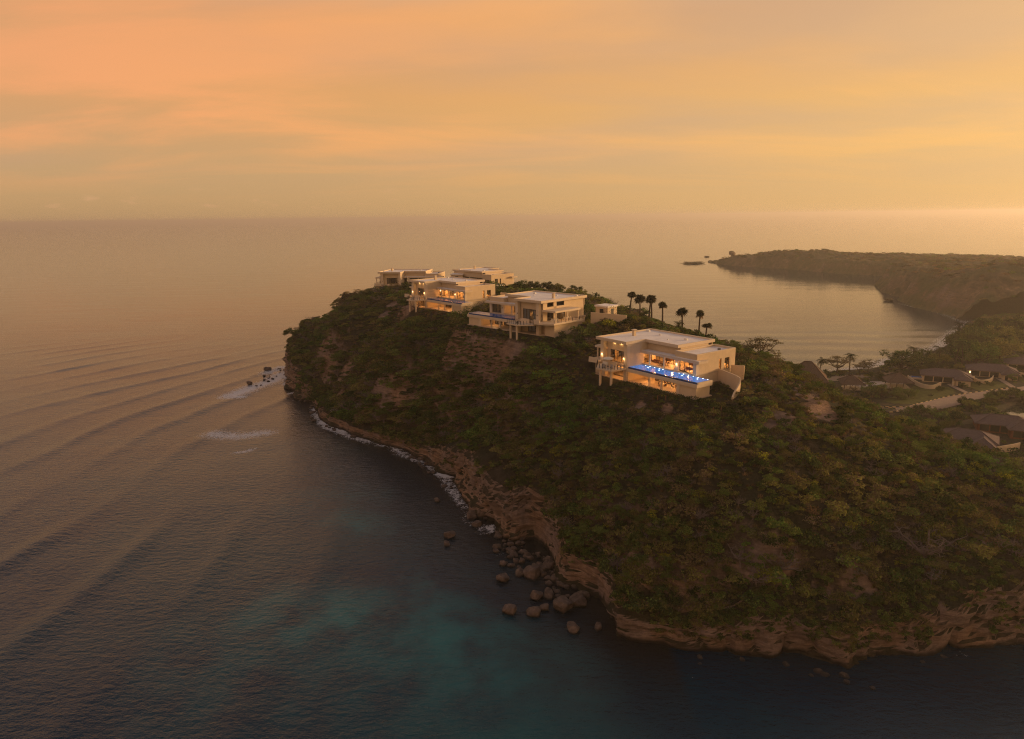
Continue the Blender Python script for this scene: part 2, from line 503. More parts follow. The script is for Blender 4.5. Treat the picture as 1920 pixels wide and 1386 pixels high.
def inside(px, py, poly):
    px = np.asarray(px); c = np.zeros(px.shape, bool); n = len(poly); j = n - 1
    for i in range(n):
        xi, yi = poly[i]; xj, yj = poly[j]
        if yi != yj:
            c ^= ((yi > py) != (yj > py)) & (px < (xj - xi) * (py - yi) / (yj - yi) + xi)
        j = i
    return c


k0 = len(CC) // 3
tst = CC[k0, :2] + OUT[k0] * 1.5
if inside(np.array([tst[0]]), np.array([tst[1]]), _poly[::2])[0]: OUT = -OUT
sarc = np.concatenate([[0], np.cumsum(np.hypot(*np.diff(CC[:, :2], axis=0).T))])
near_w = sstep(-np.abs(CC[:, 1] - 250), -250, -150)
wob = fbm(sarc / 14, sarc * 0 + 3.3, 4, 5) * 1.6
CC[:, :2] += OUT * wob[:, None]
# smooth the normals
ker = np.ones(9) / 9
OUTs = np.stack([np.convolve(np.pad(OUT[:, i], 4, mode='edge'), ker, 'valid') for i in (0, 1)], 1)
OUTs /= np.linalg.norm(OUTs, axis=1)[:, None]
_poly = np.concatenate([CC[:, :2], [[470, 240]]])
POLY = _poly[::2]
CCd = CC[::2]


def coast_info(px, py):
    """signed distance (positive inside), hc, sb for arrays"""
    shp = px.shape; px = px.ravel(); py = py.ravel()
    D = np.empty(len(px)); H_ = np.empty(len(px)); S_ = np.empty(len(px))
    A = CCd[:, :2].astype(np.float32)
    for i in range(0, len(px), 20000):
        q = np.stack([px[i:i + 20000], py[i:i + 20000]], 1).astype(np.float32)
        d2 = (q[:, 0:1] - A[None, :, 0]) ** 2 + (q[:, 1:2] - A[None, :, 1]) ** 2
        j = d2.argmin(1); D[i:i + 20000] = np.sqrt(d2[np.arange(len(j)), j]); H_[i:i + 20000] = CCd[j, 2]; S_[i:i + 20000] = CCd[j, 3]
    ins = inside(px, py, POLY)
    D = np.where(ins, D, -D)
    return D.reshape(shp), H_.reshape(shp), S_.reshape(shp)


# inland heights: surface points (u, v, z) or ('w', x, y, z)
HP = [
    (590, 562, 34), (565, 600, 27), (640, 541, 40), (700, 524, 42), (620, 610, 33), (700, 580, 39), (660, 660, 24), (760, 620, 38), (600, 660, 21),
    (750, 700, 24), (700, 740, 15), (850, 640, 39), (850, 720, 29), (800, 780, 18), (950, 700, 35), (930, 780, 24), (1000, 660, 40), (1080, 650, 42),
    (1050, 800, 26), (1000, 870, 17), (1150, 800, 29), (1120, 900, 21), (1100, 1000, 14.5), (1250, 900, 26), (1200, 1030, 16), (1300, 1050, 16.5), (1350, 950, 23), (1300, 800, 32.5),
    (1450, 850, 30), (1450, 1000, 21), (1550, 900, 25.5), (1600, 1040, 17), (1700, 950, 21.5), (1750, 1050, 18), (1850, 960, 20), (1900, 1000, 18.5),
    (1420, 760, 35), (1500, 722, 36), (1460, 695, 37), (1420, 672, 38.5), (1555, 750, 34), (1600, 778, 31.5), (1650, 803, 29), (1700, 832, 27), (1760, 852, 25.5), (1800, 868, 24.6), (1860, 888, 23.6), (1920, 905, 22.8), ('w', 135, 133, 20), ('w', 175, 150, 12),
    (1180, 588, 43), (1130, 592, 44), (1200, 600, 42.5), (1240, 606, 41.5), (1285, 618, 40), (1325, 638, 38.5), (1380, 655, 38.0), (1160, 625, 42),
    ('w', -80, 395, 40), ('w', -60, 410, 36), ('w', -10, 395, 38), ('w', 25, 370, 38), ('w', 45, 330, 38), ('w', 58, 300, 36), ('w', 74, 268, 30), ('w', 90, 240, 26), ('w', 100, 215, 20),
    # foot of the landward side
    ('w', 108, 285, 6), ('w', 118, 250, 4), ('w', 128, 222, 3.2), ('w', 140, 200, 3), ('w', 155, 185, 3), ('w', 180, 172, 3), ('w', 215, 170, 2.5),
    ('w', 130, 300, 2.6), ('w', 160, 330, 2.2), ('w', 160, 260, 2.5), ('w', 200, 240, 2.5), ('w', 240, 300, 2.6), ('w', 200, 350, 2.2), ('w', 280, 350, 2.6), ('w', 300, 260, 2.5), ('w', 400, 300, 3),
    ('w', 300, 430, 2.5), ('w', 380, 400, 5), ('w', 460, 450, 9), ('w', 340, 480, 3), ('w', 400, 510, 7), ('w', 200, 205, 2.6), ('w', 250, 200, 2.5), ('w', 330, 230, 3), ('w', 450, 350, 6),
]
hp = []
for e in HP:
    if e[0] == 'w': hp.append((e[1], e[2], e[3]))
    else:
        p = xy(*e); hp.append((p[0], p[1], e[2]))
for i in range(0, len(CC), 9):     # rim points
    q = CC[i, :2] - OUTs[i] * (CC[i, 3] + 1.0)
    hp.append((q[0], q[1], CC[i, 2]))
for k in VILLA:                    # villa ground
    for a, b in ((3, 3), (18, 3), (33, 3), (10, 18), (33, 18)):
        x_, y_, z_ = vworld(k, a, b); hp.append((x_, y_, z_ + (0 if b < 10 else 2.0)))
for a in (2, 12, 22, 32):
    x_, y_, z_ = vworld(5, a, -5); hp.append((x_, y_, z_ + 3.6))
for a, b, dz_ in ((44, 16, 3.4), (51, 19, 3.2), (45, 22, 4.0), (52, 25, 3.6), (43.5, 10, 1.5)):
    x_, y_, z_ = vworld(2, a, b); hp.append((x_, y_, z_ + dz_))
hp = np.array(hp)
_keep = []
for i, p in enumerate(hp):
    if all(np.hypot(*(p[:2] - hp[j, :2])) > 2.5 for j in _keep): _keep.append(i)
hp = hp[_keep]


def rbf_fit(P, lam=0.6):
    d = np.hypot(P[:, None, 0] - P[None, :, 0], P[:, None, 1] - P[None, :, 1])
    n = len(P); A = np.zeros((n + 3, n + 3)); A[:n, :n] = -d - lam * np.eye(n)
    A[:n, n] = 1; A[:n, n + 1:] = P[:, :2]; A[n, :n] = 1; A[n + 1:, :n] = P[:, :2].T
    return np.linalg.solve(A, np.concatenate([P[:, 2], [0, 0, 0]]))


def rbf_eval(P, wv, x, y):
    shp = x.shape; x = x.ravel(); y = y.ravel(); out = np.empty(len(x)); n = len(P)
    for i in range(0, len(x), 20000):
        a = x[i:i + 20000]; b = y[i:i + 20000]
        d = np.sqrt((a[:, None] - P[None, :, 0]) ** 2 + (b[:, None] - P[None, :, 1]) ** 2)
        out[i:i + 20000] = -d @ wv[:n] + wv[n] + wv[n + 1] * a + wv[n + 2] * b
    return out.reshape(shp)


HW = rbf_fit(hp)


def rect_out(a, b, a0, a1, b0, b1):
    """distance outside the rectangle"""
    dx = np.maximum(np.maximum(a0 - a, a - a1), 0); dy = np.maximum(np.maximum(b0 - b, b - b1), 0)
    return np.hypot(dx, dy)


LAG = [xy(u, v, 1.0) for u, v in ((1868, 778), (1880, 768), (1905, 757), (1960, 748), (2080, 760), (2100, 800), (1990, 800), (1930, 800), (1905, 786), (1882, 784))]
LAG2 = [xy(u, v, 1.0) for u, v in ((1772, 786), (1800, 782), (1830, 785), (1832, 792), (1790, 792))]


def height(x, y, info=None):
    D, hc, sb = info if info is not None else coast_info(x, y)
    z = rbf_eval(hp, HW, x, y)
    low = sstep(z, 4, 9)
    z = z + fbm(x / 11, y / 11, 4, 3) * 1.1 * low + fbm(x / 3, y / 3, 3, 9) * 0.30 * low + fbm(x / 25, y / 25, 3, 21) * 0.3 * (1 - low)
    # gullies that run down the seaward slope
    g = np.abs(fbm((x * 0.8 + y * 0.6) / 9 + 3, (x * 0.6 - y * 0.8) / 40, 3, 31))
    z = z - (0.25 - np.minimum(g, 0.25)) * 5.0 * low * sstep(D, sb * 0 + 3, sb * 0 + 12) * sstep(-D, -60, -30)
    z = np.maximum(z, 1.2 + 0 * z)
    # villa pads
    for k in VILLA:
        a, b = vloc(k, x, y); zg = VILLA[k]['p'][2]
        d = rect_out(a, b, -1.5, 38, -1.5, 9); t = 1 - sstep(d, 0.3, 8.0 if k == 2 else 5.0)
        z = z * (1 - t) + (zg - 0.12) * t
        d = rect_out(a, b, 6.2, 41, 12.5, 22); t = 1 - sstep(d, 0.2, 6.0)
        z = z * (1 - t) + (zg + 1.5) * t
    # coast profile
    rise = np.clip((D - sb) / 12, 0, 1)
    z = np.where(D > sb, np.minimum(z, hc + 0.2 + (D - sb) * (1.9 + 0.02 * D)) , z)
    z = np.where(D <= sb, np.minimum(z, hc) - (sb - D) * 5, z)
    # shelf beyond the shore
    z = np.where(D < 0.5, -0.5 + D * 0.25, z)
    z = np.maximum(z, -6)
    # lagoon beds
    for Lg in (LAG, LAG2):
        c = np.mean(Lg, axis=0)
        near = (np.abs(x - c[0]) < 70) & (np.abs(y - c[1]) < 60)
        if near.any():
            ins = np.zeros(x.shape, bool); ins[near] = inside(x[near], y[near], np.array(Lg))
            z = np.where(ins, 0.2, z)
    return z


gx = np.concatenate([np.arange(-132, 132, 0.9), np.arange(132, 471, 1.7)])
gy = np.concatenate([np.arange(98, 290, 0.9), np.arange(290, 562, 1.7)])
GX, GY = np.meshgrid(gx, gy, indexing='ij')
INFO = coast_info(GX, GY)
GZ = height(GX, GY, INFO)
GD = INFO[0]


def hz(x, y):
    x = np.atleast_1d(np.asarray(x, float)); y = np.atleast_1d(np.asarray(y, float))
    i = np.clip(np.searchsorted(gx, x) - 1, 0, len(gx) - 2); j = np.clip(np.searchsorted(gy, y) - 1, 0, len(gy) - 2)
    fx = np.clip((x - gx[i]) / (gx[i + 1] - gx[i]), 0, 1); fy = np.clip((y - gy[j]) / (gy[j + 1] - gy[j]), 0, 1)
    return (GZ[i, j] * (1 - fx) + GZ[i + 1, j] * fx) * (1 - fy) + (GZ[i, j + 1] * (1 - fx) + GZ[i + 1, j + 1] * fx) * fy


def hd(x, y):
    i = np.clip(np.searchsorted(gx, x) - 1, 0, len(gx) - 2); j = np.clip(np.searchsorted(gy, y) - 1, 0, len(gy) - 2)
    return GD[i, j]


def h1(x, y): return float(hz(x, y)[0])


def earth_mat(name, rocky=True, far=False):
    fk = 3.4 if far else 1.0  # far soil and cover brightened: golden haze light put into their colour
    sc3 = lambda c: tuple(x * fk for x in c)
    m = bpy.data.materials.new(name); m.use_nodes = True; t = m.node_tree; b = t.nodes['Principled BSDF']
    geo = t.nodes.new('ShaderNodeNewGeometry'); sp = nd(t, 'ShaderNodeSeparateXYZ'); t.links.new(geo.outputs['Position'], sp.inputs[0])
    sn = nd(t, 'ShaderNodeSeparateXYZ'); t.links.new(geo.outputs['Normal'], sn.inputs[0])
    S = 0.35 if far else 1.0
    n = nd(t, 'ShaderNodeTexNoise', i_Scale=0.35 * S, i_Detail=8.0, i_Roughness=0.65); t.links.new(geo.outputs['Position'], n.inputs['Vector'])
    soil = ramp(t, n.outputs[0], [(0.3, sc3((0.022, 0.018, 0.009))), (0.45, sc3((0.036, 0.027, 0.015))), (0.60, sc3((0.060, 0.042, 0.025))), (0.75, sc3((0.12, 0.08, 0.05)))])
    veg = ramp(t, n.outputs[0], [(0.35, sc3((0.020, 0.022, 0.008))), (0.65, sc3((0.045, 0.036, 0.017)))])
    n2 = nd(t, 'ShaderNodeTexNoise', i_Scale=0.07 * S, i_Detail=5.0); t.links.new(geo.outputs['Position'], n2.inputs['Vector'])
    g = mixc(t, mapr(t, n2.outputs[0], 0.4, 0.6, 0, 1, True), veg, soil)
    # rock strata: nearly level bands warped by noise
    wv = nd(t, 'ShaderNodeTexNoise', i_Scale=0.09, i_Detail=4.0); t.links.new(geo.outputs['Position'], wv.inputs['Vector'])
    zz = math_(t, 'ADD', math_(t, 'MULTIPLY', sp.outputs[2], 1.0), math_(t, 'MULTIPLY', wv.outputs[0], 2.2))
    cz = nd(t, 'ShaderNodeCombineXYZ'); t.links.new(math_(t, 'MULTIPLY', sp.outputs[0], 0.05), cz.inputs[0]); t.links.new(math_(t, 'MULTIPLY', sp.outputs[1], 0.05), cz.inputs[1]); t.links.new(zz, cz.inputs[2])
    st_ = nd(t, 'ShaderNodeTexNoise', i_Scale=1.5, i_Detail=6.0, i_Roughness=0.7); t.links.new(cz.outputs[0], st_.inputs['Vector'])
    n4 = nd(t, 'ShaderNodeTexNoise', i_Scale=0.12, i_Detail=4.0); t.links.new(geo.outputs['Position'], n4.inputs['Vector'])
    fis = nd(t, 'ShaderNodeTexNoise', i_Scale=0.55, i_Detail=8.0, i_Roughness=0.7); t.links.new(geo.outputs['Position'], fis.inputs['Vector'])
    stf = math_(t, 'ADD', math_(t, 'MULTIPLY', st_.outputs[0], 0.55), math_(t, 'MULTIPLY', fis.outputs[0], 0.45))
    ra = ramp(t, stf, [(0.36, (0.11, 0.066, 0.044)), (0.5, (0.25, 0.155, 0.098)), (0.66, (0.42, 0.27, 0.17))])
    rb = ramp(t, stf, [(0.36, (0.13, 0.088, 0.068)), (0.64, (0.36, 0.25, 0.19))])
    rock = mixc(t, mapr(t, n4.outputs[0], 0.42, 0.58, 0, 1, True), ra, rb)
    wet = mapr(t, math_(t, 'ADD', sp.outputs[2], math_(t, 'MULTIPLY', n.outputs[0], 1.2)), 0.9, 2.1, 0, 1, True)
    rock = mixc(t, wet, (0.018, 0.013, 0.010), rock)
    steep = mapr(t, math_(t, 'ADD', sn.outputs[2], math_(t, 'MULTIPLY', math_(t, 'SUBTRACT', n.outputs[0], 0.5), 0.5)), 0.40, 0.62, 1, 0, True)
    ba = nd(t, 'ShaderNodeAttribute', attribute_name='bare')
    baf = mapr(t, math_(t, 'ADD', ba.outputs['Fac'], math_(t, 'MULTIPLY', math_(t, 'SUBTRACT', n.outputs[0], 0.5), 1.2)), 0.35, 0.65, 0, 1, True)
    c = mixc(t, math_(t, 'MAXIMUM', steep, baf), g, rock)
    t.links.new(c, b.inputs['Base Color']); b.inputs['Roughness'].default_value = 0.95; b.inputs['Specular IOR Level'].default_value = 0.15
    nb = nd(t, 'ShaderNodeTexNoise', i_Scale=1.6 * S, i_Detail=8.0, i_Roughness=0.65); t.links.new(geo.outputs['Position'], nb.inputs['Vector'])
    hh = math_(t, 'ADD', nb.outputs[0], math_(t, 'MULTIPLY', st_.outputs[0], 1.2))
    bp = nd(t, 'ShaderNodeBump', i_Strength=1.0, i_Distance=0.5 / S); t.links.new(hh, bp.inputs['Height']); t.links.new(bp.outputs[0], b.inputs['Normal'])
    return m


EARTH = earth_mat('headland_earth')
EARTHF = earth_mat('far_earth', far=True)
P = np.stack([GX, GY, GZ], -1)
# drop cells far out at sea
me_idx = np.arange(GX.size).reshape(GX.shape)
qa = np.stack([me_idx[:-1, :-1].ravel(), me_idx[1:, :-1].ravel(), me_idx[1:, 1:].ravel(), me_idx[:-1, 1:].ravel()], 1)
keep = (GD[:-1, :-1].ravel() > -9)
me = np_mesh('headland_terrain', P.reshape(-1, 3), qa[keep], True); me.materials.append(EARTH)
land = link(bpy.data.objects.new('headland_terrain', me)); tag(land, 'dry brown ground of the headland and the low land behind it', kind='structure')

# cliff band
NT = 34
s_ = sarc
rows = []
tt = np.linspace(0, 1, NT)
hcS, sbS = CC[:, 2], CC[:, 3]
cavemask = np.exp(-((CC[:, 0] - xy(1120, 1150)[0]) ** 2 + (CC[:, 1] - xy(1120, 1150)[1]) ** 2) / 30.0) + np.exp(-((CC[:, 0] - xy(1010, 1020)[0]) ** 2 + (CC[:, 1] - xy(1010, 1020)[1]) ** 2) / 10.0) * 0.8
xs_p = np.array([0, .12, .3, .5, .7, .85, 1.0]); ys_p = np.array([1.0, .94, .84, .93, .84, .55, 0.0])
topn = fbm(s_ / 6, s_ * 0 + 8, 3, 77) * 0.8 * np.clip(hcS / 8, 0, 1)
for k in range(NT):
    t = tt[k]
    zr = hcS * 1.0 + topn
    z = zr - (zr + 1.6) * t
    hn = np.clip(z / np.maximum(hcS, 0.5), 0, 1)
    g = np.interp(hn, xs_p, ys_p)
    amp = np.clip(hcS / 9, 0.05, 1.3)
    strata = fbm(z * 0.75 + fbm(s_ / 22, s_ * 0, 2, 4) * 1.2, s_ / 12, 4, 55) * 0.7 + np.sign(np.sin(z * 2.1 + fbm(s_ / 15, z / 6, 2, 6) * 1.5)) * 0.06
    lump = fbm(s_ / 12, z / 9, 4, 61) * 2.8 + fbm(s_ / 2.6, z / 2.2, 4, 62) * 0.55 - np.exp(-(fbm(s_ / 5, z / 14, 3, 63) / 0.05) ** 2) * 0.9
    edge = np.clip(4 * t, 0, 1)
    off = g * sbS + (strata + lump) * amp * edge - cavemask * 6.0 * sstep(-hn, -0.55, -0.15)
    q = CC[:, :2] + OUTs * (off - sbS)[:, None]
    rows.append(np.stack([q[:, 0], q[:, 1], z], 1))
# a tuck-in row inland of the rim
q = CC[:, :2] - OUTs * (sbS + 2.2)[:, None]
zt = hz(q[:, 0], q[:, 1]) - 0.5
rows = [np.stack([q[:, 0], q[:, 1], zt], 1)] + rows
band = np.stack(rows, 0)
cliff = grid_mesh('sea_cliff', band, EARTH); cliff.data.polygons.foreach_set('use_smooth', [False] * len(cliff.data.polygons)); tag(cliff, 'layered brown rock cliff along the foot of the headland', kind='structure')

# ------------------------------------------------------------------ far land (bay's far side, low point, sea stack)
FC = [('w', 470, 440), ('w', 400, 490), (1816, 603), (1790, 594), (1755, 586), (1725, 578), (1700, 571), (1688, 566), (1690, 558), ('w', 372, 680), ('w', 400, 760), ('w', 450, 830), (1702, 522), (1640, 517), (1580, 514), (1500, 507), (1440, 503), (1400, 500), (1360, 497), (1340, 493),
      ('w', 335, 1190), ('w', 372, 1240), ('w', 440, 1260), ('w', 560, 1280), ('w', 760, 1230), ('w', 1000, 1150), ('w', 1300, 1150), ('w', 1300, 440)]
FCP = []
for e in FC:
    FCP.append((e[1], e[2]) if e[0] == 'w' else xy(*e))
FCP = np.array(FCP)
FCc = catmull(FCP, 6.0)
fs = np.arange(len(FCc))
FCc[:, 0] += fbm(fs / 3, fs * 0, 3, 8) * 5; FCc[:, 1] += fbm(fs / 3, fs * 0 + 9, 3, 18) * 5
FH = [(1710, 508, 34), (1760, 505, 36), (1850, 500, 37), (1920, 497, 38), (1850, 530, 33), (1800, 560, 22), (1870, 580, 18), (1920, 560, 27), (1760, 540, 28), (1720, 545, 20), (1900, 610, 9),
      ('w', 520, 740, 25), ('w', 640, 760, 25), ('w', 900, 800, 16), ('w', 600, 880, 15), ('w', 560, 980, 17), ('w', 500, 1020, 21), ('w', 460, 1060, 22), ('w', 430, 1090, 21), ('w', 402, 1130, 17), ('w', 380, 1165, 8), ('w', 355, 1165, 3.5), ('w', 640, 1040, 12), ('w', 800, 1050, 7), ('w', 500, 940, 16), ('w', 600, 1150, 8), ('w', 900, 1000, 8),
      ('w', 420, 500, 10), ('w', 480, 500, 14), ('w', 700, 500, 25), ('w', 1000, 600, 24), ('w', 600, 620, 32), ('w', 480, 1120, 17), ('w', 380, 640, 27), ('w', 376, 610, 26), ('w', 400, 600, 30)]
fh = np.array([(e[1], e[2], e[3]) if e[0] == 'w' else (*xy(*e), e[2]) for e in FH])
FW = rbf_fit(fh, 2.0)
fx_ = np.concatenate([np.arange(300, 620, 2.6), np.arange(620, 1320, 8)]); fy_ = np.concatenate([np.arange(430, 1290, 2.8)])
FX, FY = np.meshgrid(fx_, fy_, indexing='ij')
FD = np.empty(FX.size)
fa = FX.ravel(); fb = FY.ravel()
for i in range(0, fa.size, 20000):
    d2 = (fa[i:i + 20000, None] - FCc[None, :, 0]) ** 2 + (fb[i:i + 20000, None] - FCc[None, :, 1]) ** 2
    FD[i:i + 20000] = np.sqrt(d2.min(1))
FD = np.where(inside(fa, fb, FCc), FD, -FD).reshape(FX.shape)
FZ = rbf_eval(fh, FW, FX, FY)
FZ += fbm(FX / 45, FY / 45, 4, 5) * 7.0 + fbm(FX / 10, FY / 10, 4, 7) * 1.6
FZ = np.maximum(FZ, 1.5)
wob = 1 + 0.5 * fbm(FX / 30, FY / 30, 3, 91)
prof = np.where(FD < 3, FD * 0.8, np.where(FD < 14, 2.4 + (FD - 3) * 1.5 * wob, 2.4 + 16.5 * wob + (FD - 14) * 0.8))
FZ = np.minimum(FZ, prof)
FZ += np.where((FD < 30) & (FZ > 3), .9 * np.sin(FZ * 1.3 + fbm(FX / 30, FY / 30, 2, 3) * 2), 0) + np.where(FD < 30, fbm(FX / 7, FY / 7, 3, 45) * 1.8, 0)
FZ = np.where(FD < 0, np.maximum(FD * 0.6, -4), FZ)
fi = np.arange(FX.size).reshape(FX.shape)
fq = np.stack([fi[:-1, :-1].ravel(), fi[1:, :-1].ravel(), fi[1:, 1:].ravel(), fi[:-1, 1:].ravel()], 1)
kf = (FD[:-1, :-1].ravel() > -9) & ~((FX[:-1, :-1].ravel() < 462) & (FY[:-1, :-1].ravel() < 512))
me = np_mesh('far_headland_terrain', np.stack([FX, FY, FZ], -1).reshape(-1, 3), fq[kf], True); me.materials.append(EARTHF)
farl = link(bpy.data.objects.new('far_headland_terrain', me)); tag(farl, 'low scrubby headland across the bay', kind='structure')


def fz1(x, y):
    i = min(max(np.searchsorted(fx_, x) - 1, 0), len(fx_) - 2); j = min(max(np.searchsorted(fy_, y) - 1, 0), len(fy_) - 2)
    return float(FZ[i, j])


# ------------------------------------------------------------------ sea
sx = np.concatenate([-np.geomspace(60000, 420, 60), np.arange(-400, 130, 1.8), np.geomspace(131, 420, 90), np.geomspace(440, 60000, 60)])
sy = np.concatenate([-np.geomspace(3000, 60, 12), np.arange(-50, 70, 12), np.arange(70, 470, 1.8), np.geomspace(473, 60000, 260)])
SX, SY = np.meshgrid(sx, sy, indexing='ij')
yy = np.clip(SY - 250, -60, 320)
curve = 0.12 * yy + 0.0019 * yy ** 2 * (yy > 0)
ph = (SX - curve + fbm(SX / 60, SY / 90, 3, 3) * 11) / 26.0
amp = np.clip(0.19 + 0.75 * fbm(SX / 50, SY / 75, 3, 44), 0.02, 0.55) * sstep(SX, -420, -230) * sstep(-SX, -60, 30) * sstep(-SY, -520, -380)
pw = np.sin(2 * np.pi * (ph + 0.37))
wrap = np.exp(-((SX + 150) ** 2 / 75 ** 2 + (SY - 300) ** 2 / 110 ** 2))
amp = np.maximum(amp * .75, .42 * wrap * np.clip(.75 + .8 * fbm(SX / 30, SY / 50, 3, 46), 0, 1.2) * sstep(-SX, 85, 105))
crest = np.exp(3.0 * (np.cos(2 * np.pi * (ph + 0.37)) - 1))
SZ = amp * (1.9 * crest - 0.5)
# bay swell
ph2 = (SY * 0.98 + SX * 0.10 + fbm(SX / 90, SY / 60, 3, 13) * 10) / 24.0
SZ += 0.16 * np.sin(2 * np.pi * ph2) * sstep(SX, 30, 90) * sstep(-SY, -700, -500)
SZ += 0.12 * fbm(SX / 14, SY / 9, 3, 88) * sstep(-np.abs(SX), -420, -300) * sstep(-SY, -520, -400)
foam = np.zeros(SX.shape); shal = np.zeros(SX.shape)
nearm = (SX > -420) & (SX < 420) & (SY > 60) & (SY < 600)
dn, _, _ = coast_info(SX[nearm], SY[nearm])
DN = np.full(SX.shape, -999.0); DN[nearm] = dn
vis = sstep(SX, -130, -115) * 0 + 1
edge = np.clip(1 + (DN + 0.3) / 5.5, 0, 1) * (DN > -8) * np.clip(.62 + 1.5 * fbm(SX / 7, SY / 7, 3, 27), 0.12, 1.1)
edge_w = np.where(SX < -5, 1.0, np.where(SX < 110, 0.22, 0.7))
foam = np.maximum(foam, edge * edge_w)


def blob(arr, pts, r, v, z=0.0):
    P_ = np.array([xy(u, w_) for u, w_ in pts])
    best = np.full(SX.shape, 1e9)
    for i in range(max(1, len(P_) - 1)):
        a = P_[i]; b = P_[min(i + 1, len(P_) - 1)]; ab = b - a; L2 = max((ab ** 2).sum(), 1e-6)
        t = np.clip(((SX - a[0]) * ab[0] + (SY - a[1]) * ab[1]) / L2, 0, 1)
        best = np.minimum(best, np.hypot(SX - a[0] - t * ab[0], SY - a[1] - t * ab[1]))
    return np.maximum(arr, v * np.clip(1 - best / r, 0, 1) ** 0.6)


foam = blob(foam, [(436, 742), (470, 728), (510, 715), (535, 700)], 10.5, 0.95)
foam = blob(foam, [(500, 700), (530, 688)], 8, 0.8)
foam = blob(foam, [(430, 748), (455, 745)], 3.0, 1.0)
foam = blob(foam, [(400, 815), (450, 818), (495, 812)], 9, 0.78)
foam = blob(foam, [(440, 850), (468, 846), (474, 842)], 2.4, 0.8)
foam = blob(foam, [(590, 775), (610, 800), (660, 820), (690, 828)], 3.4, 0.85)
foam = blob(foam, [(745, 850), (800, 870), (830, 890), (850, 920), (865, 945)], 3.2, 0.75)
foam = blob(foam, [(865, 945), (880, 980), (905, 1000)], 3, 0.5)
foam = blob(foam, [(930, 1030), (945, 1042)], 1.6, 0.6)
foam = blob(foam, [(1300, 1268)], 2.2, 0.45)
foam = blob(foam, [(1500, 1225), (1560, 1245)], 1.5, 0.3)
foam = blob(foam, [(1800, 1230)], 1.5, 0.6)
foam = blob(foam, [(1560, 700), (1620, 690), (1700, 668), (1760, 650), (1812, 610)], 11, 0.72)
foam = blob(foam, [(1690, 570), (1760, 586), (1812, 606)], 7, 0.6)
foam = blob(foam, [(1480, 503), (1560, 510), (1640, 515), (1700, 520)], 10, 0.5)
shal = blob(shal, [(560, 1150), (700, 1165), (790, 1185), (870, 1240)], 17, 1.0)
shal = blob(shal, [(700, 1195), (850, 1230)], 16, 0.6)
shal = blob(shal, [(480, 1230), (650, 1260), (900, 1300)], 26, 0.42)
shal = blob(shal, [(670, 985), (685, 1000)], 3.8, 0.95)
shal = blob(shal, [(690, 990), (640, 970)], 9, 0.45)
shal = blob(shal, [(775, 1108), (790, 1100)], 3.6, 0.75)
shal = blob(shal, [(750, 1080), (770, 1078)], 5, 0.5)
shal = blob(shal, [(600, 940), (660, 930)], 14, 0.35)
brown = np.clip(1 + DN / 26, 0, 1) * (DN > -60) * (SX < 30)
Psea = np.stack([SX, SY, SZ], -1)
si = np.arange(SX.size).reshape(SX.shape)
sq = np.stack([si[:-1, :-1].ravel(), si[1:, :-1].ravel(), si[1:, 1:].ravel(), si[:-1, 1:].ravel()], 1)
deep = (DN[:-1, :-1] > 14) & (DN[1:, 1:] > 14)
me = np_mesh('sea', Psea.reshape(-1, 3), sq[~deep.ravel()], True)
for nm, arr in (('foam', foam), ('shallow', shal), ('brownish', brown)):
    at_ = me.attributes.new(nm, 'FLOAT', 'POINT')
    at_.data.foreach_set('value', arr.ravel().astype(np.float32)[:len(me.vertices)])


